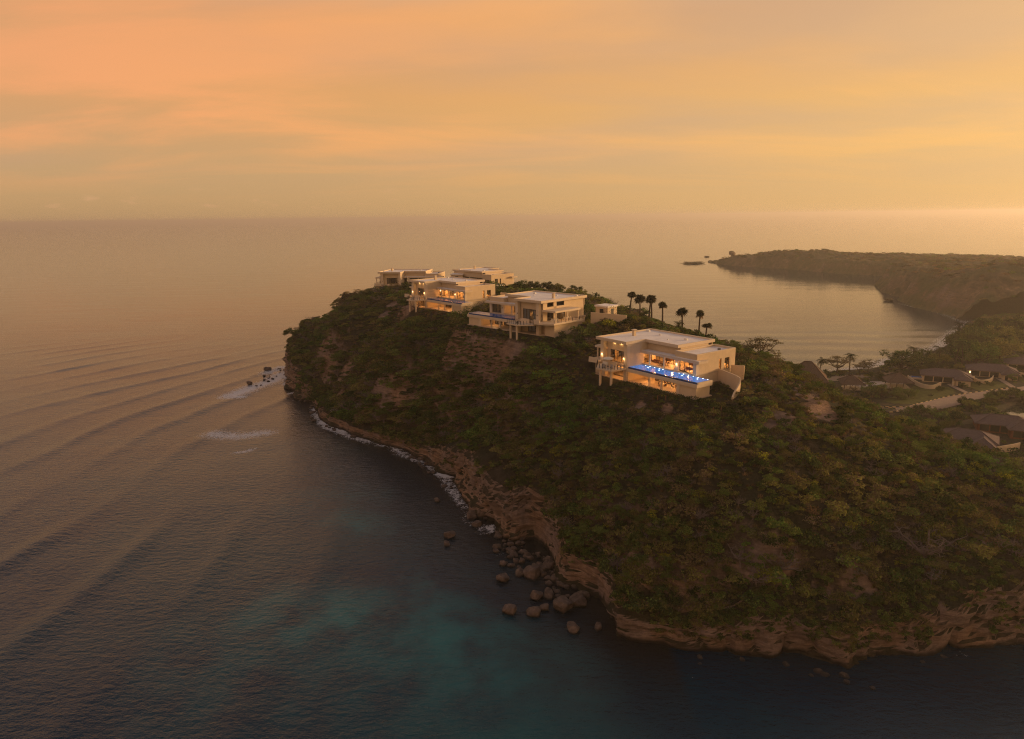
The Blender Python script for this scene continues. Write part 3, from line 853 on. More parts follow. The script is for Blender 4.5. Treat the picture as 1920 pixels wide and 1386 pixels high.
def sea_mat():
    m = bpy.data.materials.new('sea_water'); m.use_nodes = True; t = m.node_tree; b = t.nodes['Principled BSDF']
    geo = t.nodes.new('ShaderNodeNewGeometry')
    ln = nd(t, 'ShaderNodeVectorMath', operation='LENGTH'); t.links.new(geo.outputs['Position'], ln.inputs[0]); D_ = ln.outputs['Value']
    fo = nd(t, 'ShaderNodeAttribute', attribute_name='foam'); sh = nd(t, 'ShaderNodeAttribute', attribute_name='shallow'); br = nd(t, 'ShaderNodeAttribute', attribute_name='brownish')
    nz = nd(t, 'ShaderNodeTexNoise', i_Scale=0.016, i_Detail=4.0); t.links.new(geo.outputs['Position'], nz.inputs['Vector'])
    deepc = mixc(t, mapr(t, nz.outputs[0], 0.4, 0.62, 0, 1, True), (0.0002, 0.020, 0.042), (0.0002, 0.042, 0.058))
    brn = mixc(t, math_(t, 'MULTIPLY', br.outputs['Fac'], 0.8), deepc, (0.020, 0.015, 0.009))
    n6 = nd(t, 'ShaderNodeTexNoise', i_Scale=0.10, i_Detail=5.0); t.links.new(geo.outputs['Position'], n6.inputs['Vector'])
    shf = math_(t, 'MULTIPLY', sh.outputs['Fac'], mapr(t, n6.outputs[0], 0.35, 0.62, 0.10, 1.0), True)
    body = mixc(t, shf, brn, (0.001, 0.135, 0.140))
    # foam lace
    n5 = nd(t, 'ShaderNodeTexNoise', i_Scale=1.1, i_Detail=8.0, i_Roughness=0.72); t.links.new(geo.outputs['Position'], n5.inputs['Vector']); n5.inputs['Distortion'].default_value = 1.2
    ff = mapr(t, math_(t, 'SUBTRACT', math_(t, 'ADD', n5.outputs[0], math_(t, 'MULTIPLY', fo.outputs['Fac'], 0.45)), 0.5), 0.22, 0.36, 0, 1, True)
    ff = math_(t, 'MULTIPLY', ff, mapr(t, fo.outputs['Fac'], 0.02, 0.2), True)
    colr = mixc(t, ff, body, (0.62, 0.60, 0.58))
    t.links.new(colr, b.inputs['Base Color'])
    b.inputs['IOR'].default_value = 1.34
    # beyond a few hundred metres wavelets are finer than the eye can part: they act as gloss
    rg = mapr(t, D_, 120, 2500, 0.04, 0.08)
    t.links.new(math_(t, 'ADD', rg, math_(t, 'MULTIPLY', ff, 0.5), True), b.inputs['Roughness'])
    mpv = nd(t, 'ShaderNodeMapping'); t.links.new(geo.outputs['Position'], mpv.inputs[0]); mpv.inputs['Scale'].default_value = (0.55, 1.0, 1.0); mpv.inputs['Rotation'].default_value = (0, 0, math.radians(14))
    w1 = nd(t, 'ShaderNodeTexNoise', i_Scale=0.75, i_Detail=5.0, i_Roughness=0.62); t.links.new(mpv.outputs[0], w1.inputs['Vector'])
    mpv2 = nd(t, 'ShaderNodeMapping'); t.links.new(geo.outputs['Position'], mpv2.inputs[0]); mpv2.inputs['Scale'].default_value = (0.3, 1.0, 1.0); mpv2.inputs['Rotation'].default_value = (0, 0, math.radians(-4))
    w2 = nd(t, 'ShaderNodeTexNoise', i_Scale=0.05, i_Detail=6.0, i_Roughness=0.6); t.links.new(mpv2.outputs[0], w2.inputs['Vector'])
    b1 = nd(t, 'ShaderNodeBump', i_Distance=0.32); t.links.new(w1.outputs[0], b1.inputs['Height']); t.links.new(mapr(t, D_, 120, 800, 1.0, 0.04), b1.inputs['Strength'])
    b2 = nd(t, 'ShaderNodeBump', i_Distance=4.0); t.links.new(w2.outputs[0], b2.inputs['Height']); t.links.new(mapr(t, D_, 300, 5000, 0.09, 0.02), b2.inputs['Strength']); t.links.new(b1.outputs[0], b2.inputs['Normal'])
    t.links.new(b2.outputs[0], b.inputs['Normal'])
    return m


SEAM = sea_mat(); me.materials.append(SEAM)
sea = link(bpy.data.objects.new('sea', me)); tag(sea, 'wide calm sea with slow swell round the headland', kind='structure')

# ------------------------------------------------------------------ haze
mb = MB(); mb.box(-62000, 62000, -4000, 62000, -9, 96)
hazem = bpy.data.materials.new('haze_air'); hazem.use_nodes = True; ht = hazem.node_tree; ht.nodes.clear()
pv = nd(ht, 'ShaderNodeVolumePrincipled'); pv.inputs['Density'].default_value = HAZE_DENSITY
pv.inputs['Color'].default_value = (1.0, 0.93, 0.83, 1); pv.inputs['Anisotropy'].default_value = 0.5
ho = nd(ht, 'ShaderNodeOutputMaterial'); ht.links.new(pv.outputs[0], ho.inputs['Volume'])
hz_o = mb.build('haze', hazem); tag(hz_o, 'thin warm evening haze over sea and land', kind='stuff')
# ------------------------------------------------------------------ villas


class VB:
    """builds the parts of a villa in its own frame: a along the pool front, b into the house"""
    def __init__(s, root, mir): s.root = root; s.m = 1 if mir else -1; s.mb = MB()

    def box(s, a0, a1, b0, b1, z0, z1): s.mb.box(a0, a1, s.m * b0, s.m * b1, z0, z1); return s

    def prism(s, pts, z0, z1): s.mb.prism([(a, s.m * b) for a, b in pts], z0, z1); return s

    def out(s, name, mat, parent=None):
        o = s.mb.build(name, mat, parent if parent is not None else s.root); s.mb = MB(); return o

    # panel openings: a glazed door wall lying along a (const b) or along b (const a)
    def window(s, axis, c, p0, p1, z0, z1, n, depth=0.08, curtain=0, name='window'):
        def bx(p, q, c0, c1, za, zb):
            if axis == 'a': s.mb.box(p, q, s.m * c0, s.m * c1, za, zb)
            else: s.mb.box(c0, c1, s.m * p, s.m * q, za, zb)
        d = depth / 2; fw = 0.12
        bx(p0, p1, c - d, c + d, z0, z0 + fw); bx(p0, p1, c - d, c + d, z1 - fw, z1)
        for i in range(n + 1):
            q = p0 + (p1 - p0 - fw) * i / n
            bx(q, q + fw, c - d + .004, c + d - .004, z0 + fw, z1 - fw)
        fr = s.out(name, FRAME)
        for i in range(n):
            q0 = p0 + (p1 - p0 - fw) * i / n + fw; q1 = p0 + (p1 - p0 - fw) * (i + 1) / n
            bx(q0, q1, c - 0.008, c + 0.008, z0 + fw, z1 - fw)
            s.out('pane', GLASS, fr)
        if curtain:
            for i in range(n):
                if (i * 7 + curtain) % 3 == 0: continue
                q0 = p0 + (p1 - p0 - fw) * i / n + fw; q1 = p0 + (p1 - p0 - fw) * (i + .72) / n
                bx(q0, q1, c + 0.22, c + 0.30, z0 + fw, z1 - fw - .05)
                s.out('curtain', CURT, fr)
        return fr


def room_light(root, m, a, b, z, power, colr=(1.0, 0.52, 0.20), r=0.25):
    l = bpy.data.lights.new('room_light', 'POINT'); l.energy = power; l.color = colr; l.shadow_soft_size = r
    o = bpy.data.objects.new('room_light', l); col.objects.link(o); o.parent = root; o.location = (a, m * b, z); return o


def make_villa(k, name, label, lit, pool_lit=False, front_curtain=0, detail=True):
    q = VILLA[k]
    root = empty(name, q['p'], math.radians(q['rot'])); tag(root, label, 'villa', 'flat roofed villas on the headland')
    V = VB(root, q['mir']); m = V.m
    B = V.box
    # ---- lower storey
    B(-.0, 36.5, -.4, 6.0, -1.6, 0.10); B(5.3, 35.6, 6.0, 20.8, -1.6, 0.10); V.out('lower_floor', STONE)
    B(.35, 5.6, .35, 5.4, 0.10, 2.70); V.out('wall', WALL)                      # block under the pool's end
    B(5.6, 6.6, .25, 1.25, 0.1, 2.70); V.out('pillar', TRIM)
    for a in (11.6, 15.9): B(a, a + .42, .35, .77, .1, 2.7); V.out('column', TRIM)
    # back wall of the lower loggia
    B(5.6, 7.2, 6.3, 6.6, .1, 3.0); B(19.6, 24.0, 6.3, 6.6, .1, 3.0); B(11.2, 11.9, 6.3, 6.6, .1, 3.0); B(7.2, 19.6, 6.3, 6.6, 2.55, 3.0); B(23.8, 24.1, .2, 6.3, .1, 3.0); V.out('wall', INNER)
    V.window('a', 6.45, 7.2, 11.2, .12, 2.55, 4, curtain=front_curtain); V.window('a', 6.45, 11.9, 19.6, .12, 2.55, 7, curtain=front_curtain)
    B(5.2, 24, 12.0, 12.2, .1, 4.0); V.out('inner_wall', INNER)
    # side and rear of the lower storey
    B(5.2, 5.5, 6.6, 21, -.4, 4.0); B(5.5, 35.5, 20.7, 21, 0, 4.0); V.out('wall', WALL)
    # below the end block
    B(24.1, 25.3, -.1, 1.1, .1, 3.7); V.out('pillar', TRIM)
    B(33.0, 34.2, .2, 1.4, .1, 3.7); V.out('pillar', TRIM)
    for a, b in ((25.6, -4.3), (29.2, -5.0)): B(a, a + .5, b, b + .5, -1.5, 3.1); V.out('column', TRIM)
    B(24.2, 27.0, 2.6, 2.9, .1, 3.9); B(32.0, 36.0, 2.6, 2.9, .1, 3.9); B(27.0, 32.0, 2.6, 2.9, 2.6, 3.9); V.out('wall', INNER)
    V.window('a', 2.75, 27, 32, .12, 2.6, 3, curtain=front_curtain)
    B(35.7, 36.0, 2.9, 20.7, -.4, 3.7); V.out('wall', WALL)
    # ---- pool
    B(-.15, 24.0, -.05, .45, 2.7, 3.55); B(-.15, .25, .45, 5.75, 2.7, 4.02); B(.25, 24.0, .45, 5.75, 2.70, 2.95); V.out('pool_beam', TRIM)
    B(.25, 24.0, .45, .70, 2.95, 3.98); B(.25, .42, .70, 5.4, 2.95, 3.99); tl = V.out('pool_wall', TILEM)
    B(.42, 24.0, .70, 5.55, 2.95, 3.95); V.out('pool_water', POOLW if pool_lit else POOLW2)
    B(24.0, 24.3, -.1, 5.6, 2.7, 4.3); V.out('pool_end_wall', TRIM)
    if pool_lit:
        for a in (1.0, 2.5, 4.0, 5.6, 7.2, 8.8, 10.3, 15.9, 17.2, 18.9, 20.6, 22.2):
            B(a, a + .20, 5.32, 5.50, 3.953, 4.00); V.out('pool_light', POOLLAMP)
        for a in (4, 9, 17, 21):
            room_light(root, m, a, 5.0, 4.25, 10, (0.55, 0.8, 1.0), .15)
    # ---- upper floor deck
    B(5.2, 24.3, 5.75, 21, 3.9, 4.3); B(24.3, 36.0, -.1, 21, 3.72, 4.3); V.out('upper_floor', STONE)
    # wing
    B(5.2, 6.25, 5.8, 6.9, 4.3, 7.4); V.out('pillar', TRIM); B(11.2, 12.3, 5.8, 6.9, 4.3, 7.4); V.out('pillar', TRIM)
    V.window('a', 6.5, 6.25, 11.2, 4.35, 7.3, 3)
    B(5.2, 5.5, 6.9, 14.8, 4.3, 7.4); B(5.2, 5.5, 15.7, 17.0, 4.3, 7.4); B(5.2, 5.5, 19.0, 21.3, 4.3, 7.4); B(5.2, 5.5, 6.0, 21.3, 7.4, 9.35)
    B(5.5, 12.3, 5.9, 6.2, 7.95, 9.35); B(12.0, 12.3, 6.2, 21.3, 7.4, 9.35); B(12.0, 12.3, 6.9, 10.9, 4.3, 7.4)
    B(5.5, 12.0, 21.0, 21.3, 3.9, 4.9); B(5.5, 12.0, 21.0, 21.3, 6.9, 9.35); V.out('wall', WALL)
    V.window('b', 5.42, 14.8, 15.7, 4.4, 7.4, 1); V.window('b', 5.42, 17.0, 19.0, 4.3, 7.4, 2)
    V.window('a', 21.15, 5.5, 12, 4.9, 6.9, 4)
    B(5.5, 12.0, 13.4, 13.6, 4.3, 7.4); B(5.5, 12.0, 16.3, 16.4, 4.3, 7.4); V.out('inner_wall', INNER)
    B(5.5, 12.0, 6.2, 21.0, 7.42, 7.55); V.out('ceiling', INNER)
    B(5.5, 12.0, 6.2, 21.0, 8.9, 9.05); V.out('roof', ROOFM)
    B(5.18, 5.55, 5.85, 21.35, 9.352, 9.60); B(5.55, 12.35, 5.85, 6.2, 9.352, 9.60); B(11.95, 12.35, 6.2, 21.35, 9.352, 9.60); B(5.55, 11.95, 21.0, 21.35, 9.352, 9.60); V.out('parapet', TRIM)
    B(7.6, 8.1, 17.5, 18.2, 9.05, 9.42); V.out('roof_vent', FRAME)
    # middle room
    V.window('a', 11.2, 12.3, 24.0, 4.35, 7.35, 9)
    B(12.3, 24.0, 17.0, 17.2, 4.3, 7.4); V.out('inner_wall', INNER)
    for a in (16.0, 21.2): B(a, a + .4, 5.85, 6.25, 4.3, 7.4); V.out('column', TRIM)
    B(3.7, 24.0, 4.9, 5.9, 7.4, 8.02); B(3.7, 5.18, 5.9, 8.6, 7.4, 8.02); B(12.3, 24.0, 5.9, 9.0, 7.4, 7.95); V.out('canopy', TRIM)
    B(4.0, 24.0, 5.2, 5.88, 8.022, 8.10); B(12.35, 24.0, 5.9, 7.7, 7.955, 8.06); V.out('canopy_top', ROOFM)
    B(12.3, 24.0, 9.0, 20.7, 7.42, 7.6); V.out('ceiling', INNER)
    B(12.35, 24.0, 7.9, 8.2, 7.6, 10.15); B(12.35, 12.6, 8.2, 19.0, 9.0, 10.15); B(12.6, 35.4, 20.7, 21.0, 7.6, 10.15); B(12.3, 24.0, 20.7, 21, 4.3, 4.9); V.out('clerestory_wall', WALL)
    V.window('a', 20.85, 12.6, 35.2, 4.9, 7.6, 12)
    # end block
    B(24.0, 25.2, -.1, 1.1, 4.31, 10.1); V.out('pillar', TRIM)
    B(33.4, 34.6, -.1, 1.1, 4.3, 10.1); V.out('pillar', TRIM)
    B(25.2, 26.2, 1.3, 1.6, 4.3, 10.1); B(32.0, 33.4, 1.3, 1.6, 4.3, 10.1); B(26.2, 32.0, 1.3, 1.6, 7.7, 10.1); V.out('wall', WALL)
    V.window('a', 1.45, 26.2, 32.0, 4.35, 7.7, 4, curtain=front_curtain)
    B(24.0, 24.3, 1.1, 6.6, 4.3, 10.1); B(24.0, 24.3, 9.6, 11.2, 4.3, 10.1); B(24.0, 24.3, 6.6, 9.6, 7.3, 10.1); V.out('wall', WALL)
    V.window('b', 24.15, 6.6, 9.6, 4.35, 7.3, 2)
    B(24.3, 35.0, 10.0, 10.2, 4.3, 7.9); V.out('inner_wall', INNER)
    B(35.0, 35.3, 1.1, 3.0, 4.3, 10.1); B(35.0, 35.3, 6.0, 7.4, 4.3, 10.1); B(35.0, 35.3, 11.5, 20.7, 4.3, 8.6); B(35.0, 35.3, 3.0, 11.5, 7.5, 8.6); V.out('wall', WALL)
    V.window('b', 35.15, 3.0, 6.0, 4.35, 7.5, 2); V.window('b', 35.15, 7.4, 11.5, 4.35, 7.5, 3)
    V.window('b', 35.15, 6.2, 11.0, 8.6, 9.9, 2)
    B(35.0, 35.3, 11.0, 20.7, 8.6, 10.1); V.out('wall', WALL)
    B(25.2, 35.0, 1.6, 20.7, 7.9, 8.05); V.out('ceiling', INNER)
    # side canopy and its terrace
    sw = 40.6 if q['mir'] else 38.2
    B(34.7, sw, 1.0, 13.0, 7.4, 7.95); V.out('canopy', TRIM)
    for b in (1.5, 7.0, 12.3): B(sw - .7, sw - .35, b, b + .35, 4.3, 7.4); V.out('column', TRIM)
    B(36.0, sw + .4, -.1, 14.0, 3.72, 4.3); V.out('side_terrace', TRIM)
    B(36.2, sw - .4, 1.0, 12.0, -1.0, 3.7); V.out('terrace_base', WALL)
    # main roof
    V.prism([(12.3, 6.8), (24.0, 6.8), (24.0, -.5), (36.0, -.5), (36.0, 21.4), (12.3, 21.4)], 10.15, 10.55); rf = V.out('roof', ROOFM)
    for r in ((12.2, 24.0, 6.7, 7.05), (23.9, 24.3, -.6, 6.7), (24.3, 36.1, -.6, -.22), (35.75, 36.1, -.22, 21.5), (12.55, 35.75, 21.12, 21.5), (12.2, 12.55, 7.05, 21.5)): B(*r, 10.16, 10.95)
    V.out('roof_rim', TRIM)
    for a_, b_, w_ in ((17.0, 15.5, .5), (20.5, 12.0, .25), (27.0, 16.0, .35), (33.5, 18.0, .6)):
        B(a_, a_ + w_ * 2, b_, b_ + w_, 10.55, 10.55 + w_); V.out('roof_vent', WHITEP)
    if detail:
        B(31.2, 32.0, 9.6, 10.4, 10.55, 12.1); ch = V.out('chimney', WALL)
        B(31.0, 32.2, 9.4, 10.6, 12.28, 12.40); V.out('chimney_cap', TRIM, ch)
    # balcony in front of the end block
    pts = [(24.3, .0), (25.3, -5.0), (30.2, -6.0), (34.2, -1.2), (34.2, -.1), (24.3, -.1)]
    pts = [(24.3, -.1), (25.0, -5.0), (30.4, -5.6), (34.0, -1.8), (34.0, -.1)]
    V.prism(pts, 3.10, 3.52); bal = V.out('balcony', TRIM)
    edge_pts = [(24.45, -.7), (25.15, -4.85), (30.3, -5.4), (33.8, -1.8)]
    for (p, q_) in zip(edge_pts[:-1], edge_pts[1:]):
        L_ = math.dist(p, q_); n = max(2, int(L_ / 1.0))
        for i in range(n + (1 if q_ == edge_pts[-1] else 0)):
            t = i / n; x = p[0] + (q_[0] - p[0]) * t; y = p[1] + (q_[1] - p[1]) * t
            B(x - .06, x + .06, y - .06, y + .06, 3.52, 4.72); V.out('railing_post', POSTM, bal)
    # raised terrace beside it with a solid low wall
    V.prism([(34.0, -.1), (34.0, -1.9), (37.0, -2.4), (sw + .4, -.1)], 3.72, 4.3); V.out('terrace', TRIM)
    V.prism([(34.15, -1.75), (36.9, -2.2), (36.9, -2.4), (34.0, -1.9)], 4.3, 5.2); V.out('terrace_wall', TRIM)
    B(27.2, 31.0, -.9, -.65, 3.52, 4.9); V.out('low_wall', TRIM)
    # slim railing of the side terrace
    for b in np.linspace(.1, 13.8, 9): B(sw + .25, sw + .37, b - .05, b + .05, 4.3, 5.3); V.out('railing_post', POSTM)
    # wall lamps
    for a, b in ((25.2, -.1), (33.9, -.1), (11.7, 5.8)):
        B(a - .09, a + .09, b - .16, b - .01, 6.0, 6.35)
        V.out('wall_lamp', LAMPM if lit else FRAME)
        if lit: room_light(root, m, a, b - .35, 5.9, 22 * lit, (1, .6, .28), .08)
    if lit:
        for a in (27.6, 30.4):
            B(a - .1, a + .1, 1.0, 1.2, 9.95, 10.09); V.out('down_light', LAMPM); room_light(root, m, a, 1.12, 9.85, 40 * lit, (1, .62, .28), .05)
    P = lit
    if P:
        for a, b, z, e in ((8.7, 9.2, 6.9, 420), (8.7, 15.2, 6.8, 130), (8.6, 18.6, 6.8, 240), (14.3, 9.4, 7.0, 150), (18.6, 9.2, 7.0, 150), (22.4, 9.2, 7.0, 110), (14.8, 14.2, 6.9, 420), (20.4, 14.2, 6.9, 420),
                           (28.8, 5.6, 7.2, 420), (9.0, 3.6, 2.3, 130), (13.6, 3.4, 2.3, 170), (19.6, 3.6, 2.3, 230), (10, 9.3, 2.3, 200), (16, 9.3, 2.3, 260), (29.0, .6, 3.0, 190), (29.5, 6.2, 2.9, 200), (26, .8, 3, 110)):
            room_light(root, m, a, b, z, e * P * (2.2 if z > 4 else 1.3), (1.0, .46, .14))
        for a, b, z in ((9.8, 12.9, 6.0), (7.2, 12.9, 6.0), (14.0, 16.6, 6.0), (19.5, 16.7, 6.1), (22.8, 16.6, 5.9), (8.4, 15.9, 5.8), (27.5, 9.6, 6.0), (30.5, 9.6, 6.0), (9.5, 11.6, 1.7), (14.5, 11.6, 1.7), (17.6, 11.6, 1.7), (7.6, 18.0, 6.0), (9.4, 18.4, 6.0)):
            B(a - .2, a + .2, b - .15, b + .15, z, z + .45); V.out('table_lamp_shade', LAMPM)
    # dark fittings inside that show through the glass
    for a0, a1, b0, b1, z0, z1 in ((6.6, 8.4, 12.4, 13.3, 4.3, 5.3), (9.6, 11.6, 9.5, 11.5, 4.3, 4.95), (13, 15, 14.0, 15.0, 4.3, 5.2), (16.6, 18.8, 16.2, 16.9, 4.3, 6.4), (20.8, 22.8, 13.4, 15.0, 4.3, 5.05), (26.6, 29.0, 7.5, 9.6, 4.3, 5.1), (30.0, 32.4, 9.0, 9.9, 4.3, 6.3), (12.5, 14.5, 9.6, 11.0, .1, .9), (17, 19, 9.5, 11, .1, .95), (8, 10, 10.8, 11.8, .1, 1.9)):
        B(a0, a1, b0, b1, z0, z1); V.out('cabinet', WOODM)
    return root, V


v1, VB1 = make_villa(1, 'villa', 'largest nearby cream villa with a glowing blue pool along its front', 1.0, pool_lit=True)
v3, VB3 = make_villa(3, 'villa', 'cream villa with lit rooms and an unlit blue pool, near the headland tip', 0.9)
v2, VB2 = make_villa(2, 'villa', 'middle cream villa with grey curtains and a balcony at the corner of its blue pool', 0.0, front_curtain=1)
room_light(v2, VB2.m, 20.0, 13.5, 6.9, 520); room_light(v2, VB2.m, 17.0, 9.2, 6.9, 190); room_light(v2, VB2.m, 38, 8, 7.1, 110); room_light(v2, VB2.m, 9.4, 4.0, 2.3, 150); room_light(v2, VB2.m, 21, 9, 7, 90)
VB2.box(19, 19.4, 14, 14.3, 6.0, 6.5); VB2.out('table_lamp_shade', LAMPM); VB2.box(21, 21.4, 14, 14.3, 6.2, 6.6); VB2.out('table_lamp_shade', LAMPM)
v4, _ = make_villa(4, 'villa', 'unlit cream villa with its blank side wall above palms, behind the middle villas', 0.0)
v5, _ = make_villa(5, 'villa', 'low unlit villa at the seaward end of the headland, half sunk behind shrubs', 0.0)

# ---- curved garden walls beside the nearest villa
def arc_wall(name, label, pts, th, parent=None, mat=WALL, cat='wall'):
    """pts: (x, y, base z, top z)"""
    P_ = catmull(np.array(pts, float), 0.8); T_ = np.gradient(P_[:, :2], axis=0); T_ /= np.linalg.norm(T_, axis=1)[:, None]
    Nn = np.stack([-T_[:, 1], T_[:, 0]], 1) * th / 2
    v = []; f = []
    for p, n_ in zip(P_, Nn):
        v += [(p[0] - n_[0], p[1] - n_[1], p[2]), (p[0] + n_[0], p[1] + n_[1], p[2]), (p[0] + n_[0], p[1] + n_[1], p[3]), (p[0] - n_[0], p[1] - n_[1], p[3])]
    for i in range(len(P_) - 1):
        for j in range(4): f.append((4 * i + j, 4 * i + (j + 1) % 4, 4 * i + 4 + (j + 1) % 4, 4 * i + 4 + j))
    f += [(3, 2, 1, 0), tuple(4 * (len(P_) - 1) + j for j in range(4))]
    o = mesh_obj(name, v, f, mat); tag(o, label, cat); return o


def W1(a, b, z0, z1):
    x, y, z = vworld(1, a, b); return (x, y, z + z0, z + z1)


arc_wall('garden_wall', 'cream curved retaining wall sweeping down beside the nearest villa', [W1(5.1, 14.5, -1, 4.9), W1(1.5, 13.6, -1, 4.7), W1(-2.2, 12.6, -1, 4.5), W1(-3.6, 12.0, -1, 4.3), W1(-4.1, 11.2, -1, 3.4), W1(-4.6, 9.4, -1, 2.2), W1(-5.4, 7.4, -1, 1.5), W1(-6.2, 5.8, -1.5, .9)], .35)
arc_wall('garden_wall', 'short cream wall at the side door of the nearest villa', [W1(5.0, 19.6, 1, 5.2), W1(3.0, 20.1, 1, 5.3), W1(1.6, 20.6, 1, 5.4)], .3)


def W2(a, b, z0, z1, k=2):
    x, y, z = vworld(k, a, b); return (x, y, z + z0, z + z1)


arc_wall('garden_wall', 'long tan garden wall running from the middle villa towards the tall palms', [W2(41.5, 17, 0, 6.2), W2(47, 19.5, -1, 5.9), W2(52, 22, -1, 5.6)], .4)
arc_wall('garden_wall', 'pale boundary wall between the two lit villas', [W2(5, 24, 0, 6, 3), W2(-4, 28, 0, 5.6, 3), W2(-10, 31, -1, 5.3, 3)], .4)
# rear annexe of the middle villa
def annexe(k, name, label, a0, a1, b0, b1, z1):
    x, y, z = vworld(k, (a0 + a1) / 2, (b0 + b1) / 2)
    root = empty(name, (x, y, z), math.radians(VILLA[k]['rot'])); tag(root, label, 'outbuilding')
    da = (a1 - a0) / 2; db = (b1 - b0) / 2
    MB().box(-da, da, -db, db, 0, z1 - .5).build('wall', WALL, root)
    MB().box(-da - .3, da + .3, -db - .3, db + .3, z1 - .5, z1).build('roof', ROOFM, root)
    MB().box(-.8, .8, -db - .03, db + .03, 4.3, z1 - 1.1).build('window', FRAME, root)
    MB().box(-da - .03, da + .03, -.7, .7, 4.5, z1 - 1.1).build('window', FRAME, root)
annexe(2, 'guest_wing', 'small flat roofed guest wing at the back of the middle villa', 39.0, 44.0, 22.5, 27.5, 7.8)
annexe(4, 'guest_wing', 'low cream outbuilding behind the shrubs past the villa with the blank side wall', -6.0, 0.5, 24.0, 29.0, 5.6)
annexe(5, 'stair_house', 'pale stepped roof house between the two farthest villas', -9.0, -3.0, 0.0, 6.0, 9.8)

# ---- terrace furniture
def place(o, k, a, b, z, rz=0):
    x, y, zz = vworld(k, a, b, z); o.location = (x, y, zz); o.rotation_euler = (0, 0, math.radians(VILLA[k]['rot']) + rz)


def make_parasol(label):
    r = empty('parasol'); tag(r, label, 'parasol')
    MB().tube([(0, 0, 0), (0, 0, 2.5)], .04, 8).build('pole', POSTM, r)
    MB().tube([(0, 0, 0), (0, 0, .08)], .35, 12).build('base', POSTM, r)
    v = [(0, 0, 2.75)]; n = 16
    for rr, z in ((.7, 2.6), (1.55, 2.28), (1.56, 2.12)):
        for i in range(n):
            t = 2 * math.pi * i / n; k_ = 1 if i % 2 == 0 else .955
            v.append((rr * k_ * math.cos(t), rr * k_ * math.sin(t), z + (0 if i % 2 == 0 else .03)))
    f = [(0, 1 + i, 1 + (i + 1) % n) for i in range(n)]
    for q_ in (0, 1): f += [(1 + q_ * n + i, 1 + (q_ + 1) * n + i, 1 + (q_ + 1) * n + (i + 1) % n, 1 + q_ * n + (i + 1) % n) for i in range(n)]
    mesh_obj('canopy', v, f, CANVAS, r)
    return r


def make_lounger(label, matc=FRAME):
    r = empty('sun_lounger'); tag(r, label, 'sun lounger', 'sun loungers on the terraces')
    MB().box(-.33, .33, -1.0, .95, .28, .34).build('frame', matc, r)
    b = MB(); b.add([(-.33, -.25, .42), (.33, -.25, .42), (.33, .95, .42), (-.33, .95, .42), (-.33, -.25, .34), (.33, -.25, .34), (.33, .95, .34), (-.33, .95, .34)], [(0, 1, 2, 3), (7, 6, 5, 4), (0, 4, 5, 1), (1, 5, 6, 2), (2, 6, 7, 3), (3, 7, 4, 0)]); b.build('seat', CUSH, r)
    MB().add([(-.33, -.25, .42), (.33, -.25, .42), (.33, -.98, .98), (-.33, -.98, .98), (-.33, -.25, .34), (.33, -.25, .34), (.33, -1.03, .92), (-.33, -1.03, .92)], [(0, 1, 2, 3), (7, 6, 5, 4), (0, 4, 5, 1), (1, 5, 6, 2), (2, 6, 7, 3), (3, 7, 4, 0)]).build('backrest', CUSH, r)
    for sx_ in (-.28, .28):
        for sy_ in (-.8, .85): MB().box(sx_ - .03, sx_ + .03, sy_ - .03, sy_ + .03, 0, .28).build('leg', matc, r)
    return r


def make_table(label, mat, w_=1.6, d_=.9):
    r = empty('dining_table'); tag(r, label, 'table')
    MB().box(-w_ / 2, w_ / 2, -d_ / 2, d_ / 2, .70, .75).build('tabletop', mat, r)
    for x in (-1, 1):
        for y in (-1, 1): MB().box(x * (w_ / 2 - .1) - .04, x * (w_ / 2 - .1) + .04, y * (d_ / 2 - .1) - .04, y * (d_ / 2 - .1) + .04, 0, .7).build('leg', mat, r)
    return r


def make_chair(label, mat, group):
    r = empty('dining_chair'); tag(r, label, 'chair', group)
    MB().box(-.24, .24, -.24, .24, .42, .48).build('seat', mat, r)
    MB().box(-.24, .24, .19, .24, .50, .92).build('backrest', mat, r)
    for x in (-.2, .2):
        for y in (-.2, .2): MB().box(x - .025, x + .025, y - .025, y + .025, 0, .42).build('leg', mat, r)
    return r


def make_sofa(label, mat=CUSH):
    r = empty('sofa'); tag(r, label, 'sofa')
    MB().box(-1.1, 1.1, -.45, .45, .12, .42).build('seat', mat, r)
    MB().box(-1.1, 1.1, .28, .45, .43, .85).build('backrest', mat, r)
    for x in (-1.0, 1.0): MB().box(x - .1, x + .1, -.45, .27, .43, .62).build('armrest', mat, r)
    return r


o = make_parasol('round cream parasol open over the corner terrace of the nearest villa'); place(o, 1, 29.4, -2.0, 3.52)
lg = make_lounger('dark sun lounger behind the railing posts, nearer the blue pool'); place(lg, 1, 26.6, -3.2, 3.52, .9)
l2 = copy_tree(lg); l2['label'] = 'dark sun lounger behind the railing posts, under the cream parasol'; place(l2, 1, 28.8, -4.2, 3.52, .9)
o = make_sofa('pale sofa on the terrace under the cream parasol', CANVAS); place(o, 1, 31.5, -.6, 3.52, 0)
t1 = make_table('dark dining table on the upper loggia by the glowing pool', WOODM, 2.4, 1.0); place(t1, 1, 18.6, 8.4, 4.3)
ch = make_chair('dark dining chair at the table on the upper loggia', WOODM, 'chairs round the upper loggia table')
place(ch, 1, 17.8, 9.3, 4.3, math.pi)
for a, b, r_ in ((18.6, 9.3, math.pi), (19.4, 9.3, math.pi), (17.8, 7.5, 0), (18.6, 7.5, 0), (19.4, 7.5, 0)):
    c = copy_tree(ch); place(c, 1, a, b, 4.3, r_)
o = make_sofa('dark sofa at the pillar end of the upper loggia', WOODM); place(o, 1, 13.8, 9.6, 4.3, math.pi)
o = make_sofa('long dark sofa near the two thin columns of the upper loggia', WOODM); place(o, 1, 22.2, 9.2, 4.3, math.pi)
